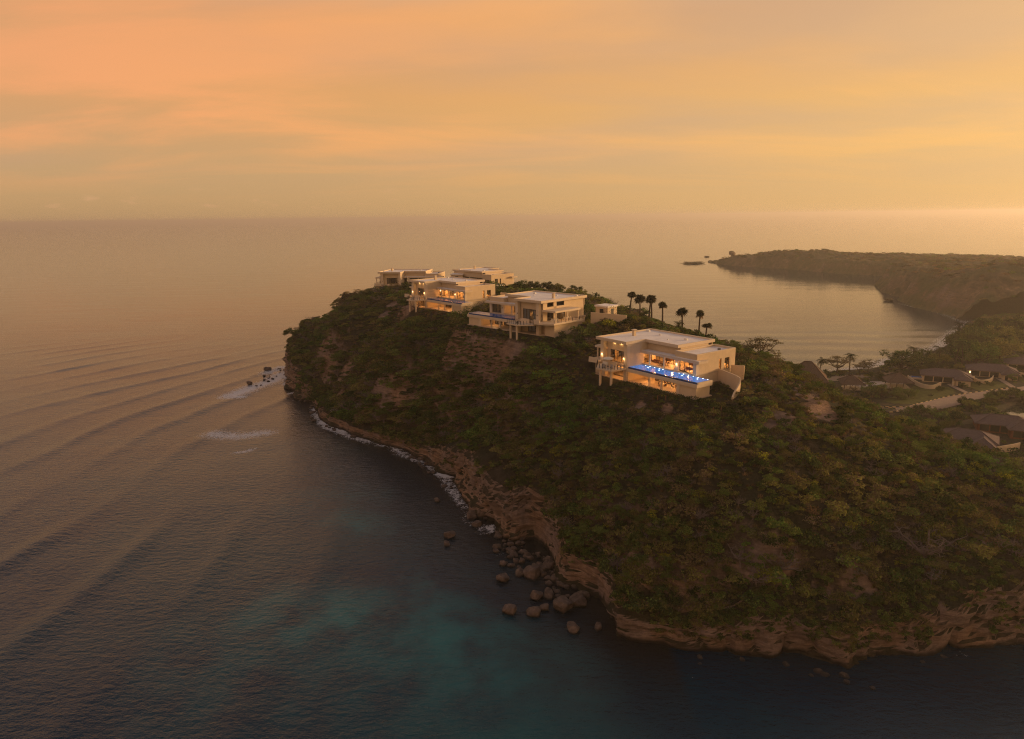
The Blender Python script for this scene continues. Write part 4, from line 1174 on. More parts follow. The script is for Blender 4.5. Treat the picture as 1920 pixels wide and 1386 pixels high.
t2 = make_table('round lit table on the lower loggia under the glowing pool', STONE, 1.3, 1.3); place(t2, 1, 14.0, 3.2, .1)
c0 = make_chair('dark chair at the table under the glowing pool', WOODM, 'chairs round the lower loggia table'); place(c0, 1, 13.0, 3.2, .1, math.pi / 2)
for a, b, r_ in ((15.0, 3.2, -math.pi / 2), (14, 4.2, math.pi), (10.8, 3.5, 0), (9.9, 4.0, .6)):
    c = copy_tree(c0); place(c, 1, a, b, .1, r_)
wt = make_table('white table on the covered side terrace of the middle villa, by the corner column', WHITEP, 1.6, 1.0); place(wt, 2, 37.8, 3.6, 4.3)
wt2 = copy_tree(wt); wt2['label'] = 'white table on the covered side terrace of the middle villa, at its inner end'; place(wt2, 2, 37.8, 9.6, 4.3)
wc = make_chair('white chair on the covered side terrace of the middle villa', WHITEP, 'white chairs on the side terrace'); place(wc, 2, 37.6, 2.4, 4.3)
for a, b, r_ in ((38.6, 2.4, 0), (37.2, 4.8, math.pi), (38.4, 4.8, math.pi), (37.4, 8.4, 0), (38.4, 8.4, 0), (37.4, 10.8, math.pi), (38.4, 10.8, math.pi)):
    c = copy_tree(wc); place(c, 2, a, b, 4.3, r_)
o = copy_tree(lg); o['label'] = 'sun lounger on the balcony of the villa near the headland tip'; place(o, 3, 28.5, -3.6, 3.52, .9)
o = copy_tree(lg); o['label'] = 'pale sun lounger on the corner balcony of the middle villa'; place(o, 2, 28.5, -3.6, 3.52, .9)

# ------------------------------------------------------------------ plants: mesh makers
def leaves_mesh(name, C_, Nrm, size, mats, aspect=1.6, mi=None, r=None):
    """one leaf quad at each centre"""
    r = r or rng; n = len(C_)
    up = r.normal(size=(n, 3)); t = np.cross(Nrm, up); t /= np.linalg.norm(t, axis=1)[:, None] + 1e-9
    b = np.cross(Nrm, t); b /= np.linalg.norm(b, axis=1)[:, None] + 1e-9
    s = size * r.uniform(.6, 1.3, n)
    t = t * (s * .5)[:, None]; b = b * (s * .5 / aspect)[:, None]
    V_ = np.stack([C_ - t, C_ + b, C_ + t, C_ - b], 1).reshape(-1, 3)
    Q_ = np.arange(4 * n).reshape(n, 4)
    me = np_mesh(name, V_, Q_)
    for m_ in mats: me.materials.append(m_)
    if mi is not None: me.polygons.foreach_set('material_index', mi.astype(np.int32))
    return me


def clumpy(n, ncl, r, shape=(1, 1, .75), hollow=.55):
    """points on the outside of several clumps forming a dome of radius about 1, with outward normals"""
    cl = []
    for i in range(ncl):
        th = r.uniform(0, 2 * np.pi); u = r.uniform(.0, 1.0); ph_ = np.arccos(1 - u * .95)
        rr = r.uniform(.45, .75)
        cl.append((rr * np.sin(ph_) * np.cos(th), rr * np.sin(ph_) * np.sin(th), rr * np.cos(ph_) * .9 + .1, r.uniform(.24, .46)))
    cl = np.array(cl); k = r.integers(0, ncl, n)
    d = r.normal(size=(n, 3)); d /= np.linalg.norm(d, axis=1)[:, None]; d[:, 2] = np.abs(d[:, 2]) * .9 + d[:, 2] * .1
    rad = cl[k, 3] * r.uniform(hollow, 1.05, n)
    P_ = cl[k, :3] + d * rad[:, None]
    P_ *= np.array(shape); nr = d * .7 + r.normal(size=(n, 3)) * .45; nr /= np.linalg.norm(nr, axis=1)[:, None]
    P_[:, 2] = np.maximum(P_[:, 2], .02)
    return P_, nr


rs = np.random.default_rng(5)
BUSH = {}
for kind, cnt, lsz, mats_, shp in (
    ('green', 440, .165, ['green', 'olive'], (1, 1, .85)), ('dark', 440, .165, ['dark', 'green'], (1, 1, .95)), ('olive', 380, .155, ['olive', 'brown'], (1, 1, .75)),
    ('bright', 300, .16, ['bright', 'olive'], (1, 1, .9)), ('brown', 320, .14, ['brown', 'olive'], (1, 1, .7)), ('grey', 300, .13, ['grey', 'brown'], (1, 1, .7)), ('pink', 340, .10, ['pink', 'olive'], (1, 1, .75)), ('dry', 260, .16, ['dry', 'brown'], (1, 1, .5))):
    BUSH[kind] = []
    for q_ in range(3):
        P_, nr = clumpy(cnt, int(rs.integers(6, 12)), rs, shp)
        BUSH[kind].append(leaves_mesh('bush_' + kind, P_, nr, lsz, [LEAF[x] for x in mats_], mi=(rs.random(len(P_)) < .25), r=rs))
def tree_mesh(seed, H_, R_, nl=7, leaf='olive', lsz=.35, dens=90, flat=.35, bare=False, trunk_h=.4):
    """limbs as tubes and a crown of leaf clusters at their ends; layered when flat is small"""
    r = np.random.default_rng(seed); mb_ = MB(); ends = []
    top = Vector((r.normal(0, .06) * H_, r.normal(0, .06) * H_, H_ * trunk_h))
    mb_.tube([(0, 0, -.4), tuple(top * .5), tuple(top)], [R_ * .075, R_ * .055, R_ * .045], 7)
    for i in range(nl):
        az_ = 2 * math.pi * i / nl + r.uniform(-.3, .3); rr = R_ * r.uniform(.45, .95); hh = H_ * r.uniform(.62, 1.0) if i else H_
        e = Vector((rr * math.cos(az_), rr * math.sin(az_), hh)) if i else Vector((0, 0, H_))
        mid = top.lerp(e, .5) + Vector((0, 0, -H_ * .06)) + Vector(r.normal(0, .04 * R_, 3))
        mb_.tube([tuple(top), tuple(mid), tuple(e)], [R_ * .038, R_ * .024, R_ * .010], 5); ends.append(e)
        for j in range(3 if not bare else 5):
            t = r.uniform(.35, .95); b0 = top.lerp(e, t) if t > .5 else top.lerp(mid, t * 2); d = Vector(r.normal(0, 1, 3)); d.z = abs(d.z) * .4; d = d.normalized() * R_ * r.uniform(.22, .42)
            e2 = b0 + d; mb_.tube([tuple(b0), tuple(b0 + d * .5 + Vector(r.normal(0, .03 * R_, 3))), tuple(e2)], [R_ * .015, R_ * .010, R_ * .005], 4); ends.append(e2)
            if bare:
                for q_ in range(3):
                    d3 = Vector(r.normal(0, 1, 3)).normalized() * R_ * .18; d3.z = abs(d3.z); s0 = b0 + d * r.uniform(.4, 1); mb_.tube([tuple(s0), tuple(s0 + d3)], [R_ * .007, R_ * .003], 3)
    C_ = []
    for e in ends:
        n = int(dens * r.uniform(.6, 1.2)); rad = R_ * r.uniform(.20, .34)
        d = r.normal(size=(n, 3)); d /= np.linalg.norm(d, axis=1)[:, None]; d *= (r.random(n) ** .4)[:, None] * rad; d[:, 2] *= flat
        C_.append(d + np.array(e))
    C_ = np.concatenate(C_); nr = r.normal(size=C_.shape); nr[:, 2] = np.abs(nr[:, 2]) + .5; nr /= np.linalg.norm(nr, axis=1)[:, None]
    cm = leaves_mesh('crown', C_, nr, lsz, [LEAF[leaf], LEAF['olive']], mi=(r.random(len(C_)) < .2), r=r) if not bare else None
    me = bpy.data.meshes.new('trunk'); me.from_pydata(mb_.v, [], mb_.f); me.materials.append(DEADW if bare else BARK)
    return me, cm


TREES = {}
TREES['layer'] = tree_mesh(1, 1.0, .85, 8, 'brown', .062, 60, .22)
TREES['layer2'] = tree_mesh(2, 1.0, .62, 7, 'brown', .06, 50, .28, trunk_h=.5)
TREES['dense'] = tree_mesh(3, 1.0, .75, 9, 'dark', .075, 130, .75, trunk_h=.3)
TREES['dense2'] = tree_mesh(4, 1.0, .7, 9, 'olive', .075, 120, .8, trunk_h=.3)
TREES['dense3'] = tree_mesh(6, 1.0, .8, 10, 'green', .07, 120, .7, trunk_h=.28)
TREES['bare'] = tree_mesh(8, 1.0, .9, 7, bare=True, trunk_h=.25)
TREES['bare2'] = tree_mesh(9, 1.0, 1.1, 8, bare=True, trunk_h=.2)


TWIG = [TREES['bare'][0], TREES['bare2'][0], TREES['layer'][1], TREES['dense3'][1]]
# grass tuft
def tuft_mesh(name, mat, n=60):
    v = []; f = []
    for i in range(n):
        th = rs.uniform(0, 6.28); rr = rs.uniform(0, .6); h = rs.uniform(.35, .9); x, y = rr * math.cos(th), rr * math.sin(th)
        lx, ly = rs.normal(0, .22, 2); wd = .035; a = rs.uniform(0, 3.14); k = len(v)
        v += [(x - wd * math.cos(a), y - wd * math.sin(a), 0), (x + wd * math.cos(a), y + wd * math.sin(a), 0), (x + lx, y + ly, h)]; f.append((k, k + 1, k + 2))
    me = bpy.data.meshes.new(name); me.from_pydata(v, [], f); me.materials.append(mat); return me


TUFT = [tuft_mesh('grass_tuft', LEAF['dry']), tuft_mesh('grass_tuft', LEAF['brown']), tuft_mesh('grass_tuft', LEAF['olive'])]


def scatter_gn(name, label, pts, scales, rots, idx, meshes, zs=None, lean=None):
    """one object of many instanced plants"""
    src = bpy.data.collections.new(name + '_sources')
    for i, m_ in enumerate(meshes):
        so = bpy.data.objects.new('%s_source_%02d' % (name, i), m_); src.objects.link(so)
    me = bpy.data.meshes.new(name); me.vertices.add(len(pts)); me.vertices.foreach_set('co', np.asarray(pts, np.float32).ravel())
    a = me.attributes.new('sc', 'FLOAT_VECTOR', 'POINT')
    s3 = np.stack([scales, scales, scales if zs is None else zs], 1) if scales.ndim == 1 else scales
    a.data.foreach_set('vector', s3.astype(np.float32).ravel())
    a = me.attributes.new('rt', 'FLOAT_VECTOR', 'POINT')
    r3 = np.zeros((len(pts), 3)); r3[:, 2] = rots
    if lean is not None: r3[:, 0] = lean[:, 0]; r3[:, 1] = lean[:, 1]
    a.data.foreach_set('vector', r3.astype(np.float32).ravel())
    a = me.attributes.new('ix', 'INT', 'POINT'); a.data.foreach_set('value', idx.astype(np.int32))
    o = bpy.data.objects.new(name, me); link(o)
    ng = bpy.data.node_groups.new(name, 'GeometryNodeTree')
    ng.interface.new_socket('Geometry', in_out='INPUT', socket_type='NodeSocketGeometry'); ng.interface.new_socket('Geometry', in_out='OUTPUT', socket_type='NodeSocketGeometry')
    gi = ng.nodes.new('NodeGroupInput'); go = ng.nodes.new('NodeGroupOutput')
    m2p = ng.nodes.new('GeometryNodeMeshToPoints'); ip = ng.nodes.new('GeometryNodeInstanceOnPoints')
    ci = ng.nodes.new('GeometryNodeCollectionInfo'); ci.inputs[0].default_value = src; ci.inputs['Separate Children'].default_value = True; ci.inputs['Reset Children'].default_value = True
    def attr(nm, ty):
        n_ = ng.nodes.new('GeometryNodeInputNamedAttribute'); n_.data_type = ty; n_.inputs[0].default_value = nm; return n_.outputs[0]
    ng.links.new(gi.outputs[0], m2p.inputs[0]); ng.links.new(m2p.outputs[0], ip.inputs['Points']); ng.links.new(ci.outputs[0], ip.inputs['Instance'])
    ip.inputs['Pick Instance'].default_value = True
    ng.links.new(attr('ix', 'INT'), ip.inputs['Instance Index']); ng.links.new(attr('rt', 'FLOAT_VECTOR'), ip.inputs['Rotation']); ng.links.new(attr('sc', 'FLOAT_VECTOR'), ip.inputs['Scale'])
    ng.links.new(ip.outputs[0], go.inputs[0])
    md = o.modifiers.new('scatter', 'NODES'); md.node_group = ng
    tag(o, label, kind='stuff')
    return o


# ------------------------------------------------------------------ where scrub may not grow
ROAD_PTS = [xy(u, v, 2.6) for u, v in ((1560, 752), (1600, 757), (1640, 762), (1680, 766), (1720, 766), (1760, 757), (1800, 747), (1850, 738), (1900, 731), (1960, 722), (2060, 705))]
PATH1 = [xy(u, v, 2.6) for u, v in ((1825, 741), (1800, 730), (1780, 720))]
PATH2 = [xy(u, v, 2.6) for u, v in ((1905, 729), (1885, 717), (1872, 710))]


def polydist(x, y, pts):
    best = np.full(np.shape(x), 1e9)
    for a, b in zip(pts[:-1], pts[1:]):
        a = np.array(a[:2]); ab = np.array(b[:2]) - a; t = np.clip(((x - a[0]) * ab[0] + (y - a[1]) * ab[1]) / (ab @ ab), 0, 1)
        best = np.minimum(best, np.hypot(x - a[0] - t * ab[0], y - a[1] - t * ab[1]))
    return best


def surf(u, v):
    """where the line of sight of a photo point first meets the land"""
    d = ray(u, v); d = d / np.linalg.norm(d)
    t = np.arange(60, 480, .5); Q_ = CO[None] + d[None] * t[:, None]
    ok = (Q_[:, 0] > gx[0]) & (Q_[:, 0] < gx[-1]) & (Q_[:, 1] > gy[0]) & (Q_[:, 1] < gy[-1])
    h = np.where(ok, hz(Q_[:, 0], Q_[:, 1]), -99); hit = np.where(Q_[:, 2] <= h)[0]
    if len(hit) == 0: return None
    p = Q_[hit[0]]; return (float(p[0]), float(p[1]), float(h[hit[0]]))


BARE = []     # (x, y, r): bare rock or soil
for u, v, r_ in ((620, 690, 5), (650, 700, 6), (600, 720, 4), (690, 705, 6), (720, 725, 6), (745, 740, 5), (640, 735, 4), (720, 762, 3), (770, 575, 5), (740, 570, 4), (722, 590, 3),
                 (1250, 770, 1.8), (1200, 765, 1.6), (1470, 790, 3.0), (1450, 775, 2.4), (1440, 800, 2.0), (1520, 745, 4), (1500, 725, 3), (1540, 770, 4), (925, 870, 4), (950, 905, 4), (980, 935, 3), (905, 905, 3), (1000, 965, 3), (1020, 1000, 3), (1250, 612, 3), (1220, 605, 3),
                 (1480, 1150, 4), (1540, 1150, 4), (1510, 1170, 4), (1850, 1050, 3.5), (1900, 1055, 3.5), (1820, 1100, 3), (1880, 1110, 3.5), (1150, 1130, 2), (840, 830, 2), (1545, 735, 3)):
    p = surf(u, v)
    if p: BARE.append((*p, r_))


bv = np.stack([GX.ravel(), GY.ravel(), GZ.ravel()], 1); barev = np.zeros(len(bv))
for bx_, by_, bz_, br_ in BARE: barev = np.maximum(barev, 1.2 * np.exp(-((((bv - [bx_, by_, bz_]) ** 2).sum(1)) / (br_ * 1.1) ** 2)))
ba_ = land.data.attributes.new('bare', 'FLOAT', 'POINT'); ba_.data.foreach_set('value', barev.astype(np.float32)[:len(land.data.vertices)])


def allowed(x, y, marg=0.0):
    ok = np.ones(x.shape, bool)
    for k in VILLA:
        a, b = vloc(k, x, y); ok &= np.minimum(rect_out(a, b, -.8, 41.8, -.8, 6.0), rect_out(a, b, 5.0, 41.8, 6.0, 22.0)) > marg + .4
        ok &= rect_out(a, b, 24, 35, -6.2, 0) > marg + .2
    ok &= polydist(x, y, ROAD_PTS) > 5.2
    ok &= (polydist(x, y, PATH1) > 2.2) & (polydist(x, y, PATH2) > 2.2)
    return ok


# ---- hillside scrub
def hill_points(n, r):
    x = r.uniform(-130, 175, n); y = r.uniform(100, 440, n)
    kp = (y < 285) | (r.random(n) < .35); x = x[kp]; y = y[kp]; n = len(x)
    z = hz(x, y); d = hd(x, y)
    i_ = np.clip(np.searchsorted(gx, x) - 1, 0, len(gx) - 2); j_ = np.clip(np.searchsorted(gy, y) - 1, 0, len(gy) - 2); hc_ = INFO[1][i_, j_]; sb_ = INFO[2][i_, j_]
    z = np.where(d < sb_ + 2.0, np.maximum(z, hc_ + .25), z)
    ok = (d > sb_ - .8) & (z > 3.0) & allowed(x, y)
    low = (x > 120) & (z < 5)
    ok &= ~low
    p = np.ones(n)
    for bx_, by_, bz_, br_ in BARE: p *= 1 - .93 * np.exp(-(((x - bx_) ** 2 + (y - by_) ** 2 + (z - bz_) ** 2) / br_ ** 2) ** 1.5)
    g = np.array([hz(x + 1, y) - hz(x - 1, y), hz(x, y + 1) - hz(x, y - 1)]); sl = np.hypot(*g) / 2
    p *= np.sqrt(1 + np.minimum(sl, 3.0) ** 2) / 2.4
    dens = .72 + .5 * fbm(x / 16, y / 16, 3, 41); p *= np.clip(dens, np.where(x < 35, .45, .15), 1)
    ok &= r.random(n) < p
    return x[ok], y[ok], z[ok], d[ok], sl[ok]


r5 = np.random.default_rng(23)
hx, hy, hzz, hdd, hsl = hill_points(250000, r5)
kinds = ['green', 'dark', 'olive', 'bright', 'brown', 'grey', 'pink', 'dry']
nf = fbm(hx / 20, hy / 20, 3, 71); nf2 = fbm(hx / 9, hy / 9, 3, 72)
wts = np.zeros((len(hx), 8))
westw = sstep(-hx, -30, 40)
wts[:, 0] = .25 + .5 * np.clip(nf, 0, 1) + .25 * westw; wts[:, 1] = .18 + .5 * np.clip(nf2, 0, 1) + .1 * westw
wts[:, 2] = .42; wts[:, 3] = .05 * (1 - westw) + .01; wts[:, 4] = .28 + .5 * np.clip(-nf, 0, 1); wts[:, 5] = .012; wts[:, 6] = .02; wts[:, 7] = .03
wts /= wts.sum(1)[:, None]; cw = np.cumsum(wts, 1)
ki = (r5.random(len(hx))[:, None] > cw).sum(1).clip(0, 7)
var = r5.integers(0, 3, len(hx))
size = r5.lognormal(np.log(1.02), .55, len(hx)).clip(.35, 3.3); size *= np.where(hy > 230, 1.15, 1)
size = np.where(ki == 7, size * .7, size)
_gx = hz(hx + 1, hy) - hz(hx - 1, hy); _gy = hz(hx, hy + 1) - hz(hx, hy - 1); _gn = np.hypot(_gx, _gy) + 1e-6
_of = np.minimum(_gn / 2, 3) * .22 * size
hx = hx - _gx / _gn * _of; hy = hy - _gy / _gn * _of
size = np.where((hx > 36) & (hx < 80) & (hy > 225) & (hy < 292), np.minimum(size, .85), size)
# cap the height of plants close in front of the villas
for k in VILLA:
    a, b = vloc(k, hx, hy); nearv = rect_out(a, b, -2, 42, -7, 22) < 3.0
    size = np.where(nearv, np.minimum(size, .75), size)
scl = np.stack([size * r5.uniform(.85, 1.25, len(hx)), size * r5.uniform(.85, 1.15, len(hx)), size * r5.uniform(.8, 1.2, len(hx))], 1)
meshes_all = [BUSH[k][v_] for k in kinds for v_ in range(3)] + TWIG
rotz = r5.uniform(0, 6.28, len(hx))
west = hx < 15
scl[west, 0] *= 1.35; rotz[west] = math.radians(35) + r5.normal(0, .35, west.sum())
# the plants that show largest stand as objects of their own
dcam = np.sqrt(hx ** 2 + hy ** 2 + (CAMH - hzz) ** 2)
pu = []
app = size / dcam
uu = 960 + FPX * ((hx * CR[0] + hy * CR[1] + (hzz - CAMH) * CR[2]) / (hx * CF[0] + hy * CF[1] + (hzz - CAMH) * CF[2]))
vv = 693 - FPX * ((hx * CU[0] + hy * CU[1] + (hzz - CAMH) * CU[2]) / (hx * CF[0] + hy * CF[1] + (hzz - CAMH) * CF[2]))
inview = (uu > 5) & (uu < 1915) & (vv > 500) & (vv < 1380) & (hy < 230)
order = np.argsort(-app * inview)[:250]
solo = np.zeros(len(hx), bool); solo[order] = True
GROUPW = {'green': 'mid green round scrub bush', 'dark': 'dark green dense scrub bush', 'olive': 'thin leaved olive scrub bush', 'bright': 'bright yellow green scrub bush', 'brown': 'brown half bare scrub bush', 'grey': 'silvery grey scrub bush', 'pink': 'pinkish flowering scrub bush', 'dry': 'low straw coloured bush'}
for i in np.where(solo)[0]:
    k = kinds[ki[i]]
    o = bpy.data.objects.new('bush', BUSH[k][var[i]]); link(o)
    o.location = (hx[i], hy[i], hzz[i] - .15); o.scale = scl[i]; o.rotation_euler = (0, 0, rotz[i])
    U_, V_ = uu[i], vv[i]
    if U_ < 1100: zone = 'above the bare cove cliff' if V_ > 800 else 'on the slope below the middle villa'
    elif V_ > 1120: zone = 'on the low cliff rim by the pale rock face'
    elif V_ > 1030: zone = 'near the dead trees above the low cliff' if U_ < 1600 else 'beside the layered bluff'
    elif U_ < 1330: zone = 'near the pinkish flowering bushes' if V_ > 880 else 'just below the terrace hedge of the pool villa'
    elif U_ < 1600: zone = 'halfway down the slope under the garden wall' if V_ > 860 else 'near the bare earth below the curved wall'
    else: zone = 'around the widest yellow green bush' if V_ > 920 else 'just under the crest by the resort roofs'
    tag(o, GROUPW[k] + ' ' + zone, 'bush', GROUPW[k] + 'es ' + zone)
nm_ = ~solo
ixs = ki * 3 + var
tw = r5.random(len(hx)); ixs = np.where(tw < .05, 24, np.where(tw < .085, 25, np.where(tw < .13, 26, np.where(tw < .19, 27, ixs))))
scatter_gn('hillside_scrub', 'dense olive and brown scrub covering the slopes of the headland', np.stack([hx[nm_], hy[nm_], hzz[nm_] - .15], 1), scl[nm_], rotz[nm_], ixs[nm_], meshes_all)
# dry grass between the bushes
gxp, gyp, gzp, gdp, _sl = hill_points(110000, r5)
sel = gyp < 330
gs = r5.uniform(.5, 1.1, sel.sum())
for k in VILLA: pass
scatter_gn('hillside_grass', 'dry brown grass between the scrub bushes', np.stack([gxp, gyp, gzp], 1)[sel], gs, r5.uniform(0, 6.28, sel.sum()), r5.integers(0, 3, sel.sum()), TUFT)


# ---- plants clinging to the cliff band
cb = []
HANG = [xy(1650, 1226), xy(1690, 1216), xy(1262, 1215), xy(1330, 1222), xy(1900, 1220)]
for i in range(24000):
    k_ = r5.integers(0, len(CC)); t_ = r5.integers(1, NT - 8) if i % 2 else r5.integers(0, 9)
    p = band[t_, k_]
    if p[1] > 440 or p[2] < 2.5: continue
    pm = fbm(np.array([p[0] / 9]), np.array([p[1] / 9 + p[2] / 6]), 3, 15)[0]
    tq = t_ / NT
    if p[0] < -20: th_ = -.20 + .55 * tq
    elif p[0] < 12: th_ = .02 + 1.0 * tq
    else: th_ = -.55 + 1.5 * tq
    for hu, hv_ in HANG:
        if math.hypot(p[0] - hu, p[1] - hv_) < 4.5: th_ = -1
    if pm < th_: continue
    cb.append((p[0], p[1], p[2] - .3))
cb = np.array(cb)
ck = r5.choice([0, 1, 2, 4], len(cb), p=[.35, .25, .25, .15])
scatter_gn('cliff_scrub', 'tangled green bushes hanging on the sea cliff', cb, r5.uniform(.5, 1.35, len(cb)), r5.uniform(0, 6.28, len(cb)), ck * 3 + r5.integers(0, 3, len(cb)), meshes_all)


# ---- individually placed notable bushes
def bush(kind, u, v, s, label, cat='bush', sz=None, var_=0, dz=0, name='bush'):
    p = surf(u, v)
    if p is None: return
    o = bpy.data.objects.new(name, BUSH[kind][var_]); link(o); o.location = (p[0], p[1], p[2] - .2 + dz); o.scale = (s, s, sz or s); o.rotation_euler = (0, 0, random.random() * 6)
    tag(o, label, cat); return o


for e in (
    ('bright', 1622, 985, 2.2, 'round lime green bush alone in brown scrub on the lower slope'),
    ('bright', 1800, 975, 3.4, 'wide yellow green tree-like bush high on the slope, widest of the bright ones'),
    ('bright', 1740, 1010, 3.0, 'spreading yellow green bush just below the widest bright one'),
    ('bright', 1460, 945, 2.0, 'yellow green bush among dark ones halfway up the slope'),
    ('bright', 1290, 1010, 1.7, 'small lime green bush beside the rusty bush'),
    ('bright', 1551, 1062, 1.5, 'upright lime green bush above the pale cliff face'),
    ('bright', 1245, 1050, 1.7, 'lime green bush beside two small bright bushes near the cliff edge'),
    ('bright', 1262, 1058, 1.3, 'small yellow green bush close to the cliff edge'),
    ('green', 1590, 1060, 2.6, 'dense round green bush above the pale cliff face'),
    ('dark', 1760, 935, 3.0, 'dark leafy bush above the widest bright bush'),
    ('pink', 1255, 905, 1.9, 'pale pinkish flowering bush in the middle of the slope'),
    ('pink', 1145, 985, 2.0, 'pinkish grey flowering bush near the cliff cove'),
    ('pink', 1095, 975, 1.6, 'small pinkish bush at the rim of the cliff cove'),
    ('pink', 1150, 1040, 1.5, 'pinkish bush low on the slope near the cove'),
    ('dry', 1205, 970, 2.2, 'rust brown bush with upright twigs'),
    ('grey', 1270, 805, 2.0, 'silvery bush below the hedge of the pool villa'),
    ('grey', 1430, 912, 1.3, 'small silvery bush in dark scrub'),
    ('green', 1240, 1130, 3.2, 'wide green bush spilling over the low cliff rim'),
    ('dark', 1650, 1150, 4.2, 'large dark bush hanging over the cliff by the pale rock face'),
    ('dark', 1690, 1110, 3.6, 'dark bush above the large one hanging over the cliff'),
    ('dark', 1120, 1020, 3.0, 'dark green bush mass at the edge of the bare cove face'),
    ('green', 1500, 860, 2.6, 'leafy green bush under the bare path'),
    ('grey', 1425, 725, 2.0, 'silvery grey bush beside the curved garden wall'),
    ('grey', 1450, 732, 1.7, 'smaller silvery bush next to the curved garden wall'),
    ('dark', 1400, 690, 3.0, 'dark round bush behind the curved garden wall'),
    ('dark', 1425, 700, 2.4, 'dark bush between the garden wall and the silvery bushes'),
    ('bright', 1470, 700, 2.2, 'yellow green bush on the crest by the thatched roofs'),
    ('bright', 1490, 712, 1.7, 'low yellow green bush on the crest nearest the path'),
    ('dark', 1480, 738, 1.2, 'small dark rounded bush beside the path'),
    ('green', 1575, 745, 3.2, 'broad green bush on the crest above the roundabout'),
    ('green', 1605, 765, 3.0, 'green bush on the crest beside the roundabout'),
    ('dark', 1560, 735, 2.4, 'dark crest bush nearest the thatched roofs'),
    ('green', 1640, 790, 2.8, 'bush on the crest above the low resort roofs'),
    ('dark', 1625, 780, 2.2, 'dark green bush on the crest near the road bend'),
    ('dry', 1660, 810, 2.4, 'straw coloured grass bush on the crest'),
    ('dry', 1690, 835, 2.4, 'pale rusty grass bush low on the crest'),
    ('dark', 1780, 865, 3.0, 'dark bush on the crest under the resort roofs'),
    ('green', 1740, 850, 2.6, 'green bush on the crest under the resort roofs'),
    ('bright', 1830, 885, 2.8, 'yellow green bush on the crest near the picture edge'),
    ('bright', 1880, 905, 2.8, 'large yellow green bush low on the crest'),
    ('green', 1170, 600, 2.4, 'green bush behind the chimney of the pool villa'),
    ('bright', 1190, 604, 2.6, 'yellow green bush behind the roof of the pool villa'),
    ('bright', 1105, 610, 2.8, 'yellow green bush between the middle and the pool villa'),
    ('green', 1082, 628, 3.4, 'leafy green bush beside the middle villa terrace'),
    ('dark', 1058, 640, 3.2, 'dark bush under the side terrace of the middle villa'),
    ('dark', 1140, 612, 2.6, 'dark green bush above the roof corner of the pool villa'),
    ('green', 1015, 650, 2.2, 'round bush in front of the middle villa lower windows'),
    ('green', 980, 640, 2.0, 'bush at the foot of the middle villa balcony columns'),
    ('dark', 1396, 708, 2.6, 'dark bush leaning against the outside of the curved garden wall'),
    ('green', 1086, 600, 2.6, 'green bush before the small flat roofed guest wing'),
    ('dark', 1148, 752, 2.4, 'dark bush at the foot of the balcony columns of the pool villa'),
    ('green', 1126, 745, 2.2, 'green bush under the balcony corner of the pool villa'),
    ('dark', 1172, 756, 1.9, 'dark bush before the lit lower rooms of the pool villa'),
    ('green', 1108, 735, 2.4, 'green bush on the slope beside the pool villa terrace'),
    ('dark', 1030, 642, 2.6, 'dark bush hiding the wall base of the middle villa'),
    ('green', 1100, 632, 3.0, 'rounded green bush on the bank below the side terrace'),
    ('dark', 880, 600, 1.6, 'dark bush between the two middle villas'),
):
    bush(*e[:4], e[4], var_=random.randrange(3))

# crest row of shrubs that stand against the bay
for i, (u, v, s) in enumerate(((1160, 584, 1.5), (1195, 586, 1.8), (1205, 592, 1.9), (1217, 595, 1.5), (1228, 600, 1.6), (1238, 602, 1.3), (1250, 607, 1.7), (1262, 611, 1.4), (1290, 622, 1.2), (1298, 624, 1.2), (1306, 628, 1.2), (1340, 640, 1.0), (1350, 642, .8))):
    o = bush('dark', u, v + 2, s, 'dark shrub in the row at the foot of the tall fan palms', var_=i % 3)
    if o: o['group'] = 'shrub row at the foot of the fan palms'; 

# hedges
def hedge(label, pts, w_, h_, mat='green', n=900, name='hedge'):
    P_ = catmull(np.array([(p[0], p[1], 0, 0) for p in pts], float), .4)
    k = rs.integers(0, len(P_), n); th = rs.uniform(0, np.pi, n); lump = 1 + .28 * fbm(k / 6.0, k * 0.0, 3, 12)
    T_ = np.gradient(P_[:, :2], axis=0); T_ /= np.linalg.norm(T_, axis=1)[:, None] + 1e-9; Nn = np.stack([-T_[:, 1], T_[:, 0]], 1)
    off = np.cos(th) * w_ / 2 * lump * rs.uniform(.7, 1.05, n); zz = np.sin(th) * h_ * lump * rs.uniform(.7, 1.05, n)
    x = P_[k, 0] + Nn[k, 0] * off + rs.normal(0, .12, n); y = P_[k, 1] + Nn[k, 1] * off + rs.normal(0, .12, n)
    C_ = np.stack([x, y, hz(x, y) + np.maximum(zz, .05)], 1)
    nr = np.stack([Nn[k, 0] * np.cos(th), Nn[k, 1] * np.cos(th), np.sin(th)], 1) * .8 + rs.normal(size=(n, 3)) * .4; nr /= np.linalg.norm(nr, axis=1)[:, None]
    me = leaves_mesh(name, C_, nr, .30, [LEAF[mat], LEAF['dark']], mi=(rs.random(n) < .35), r=rs)
    o = bpy.data.objects.new(name, me); link(o); tag(o, label, 'hedge'); return o


def vp(k, a, b): x, y, z = vworld(k, a, b); return (x, y)


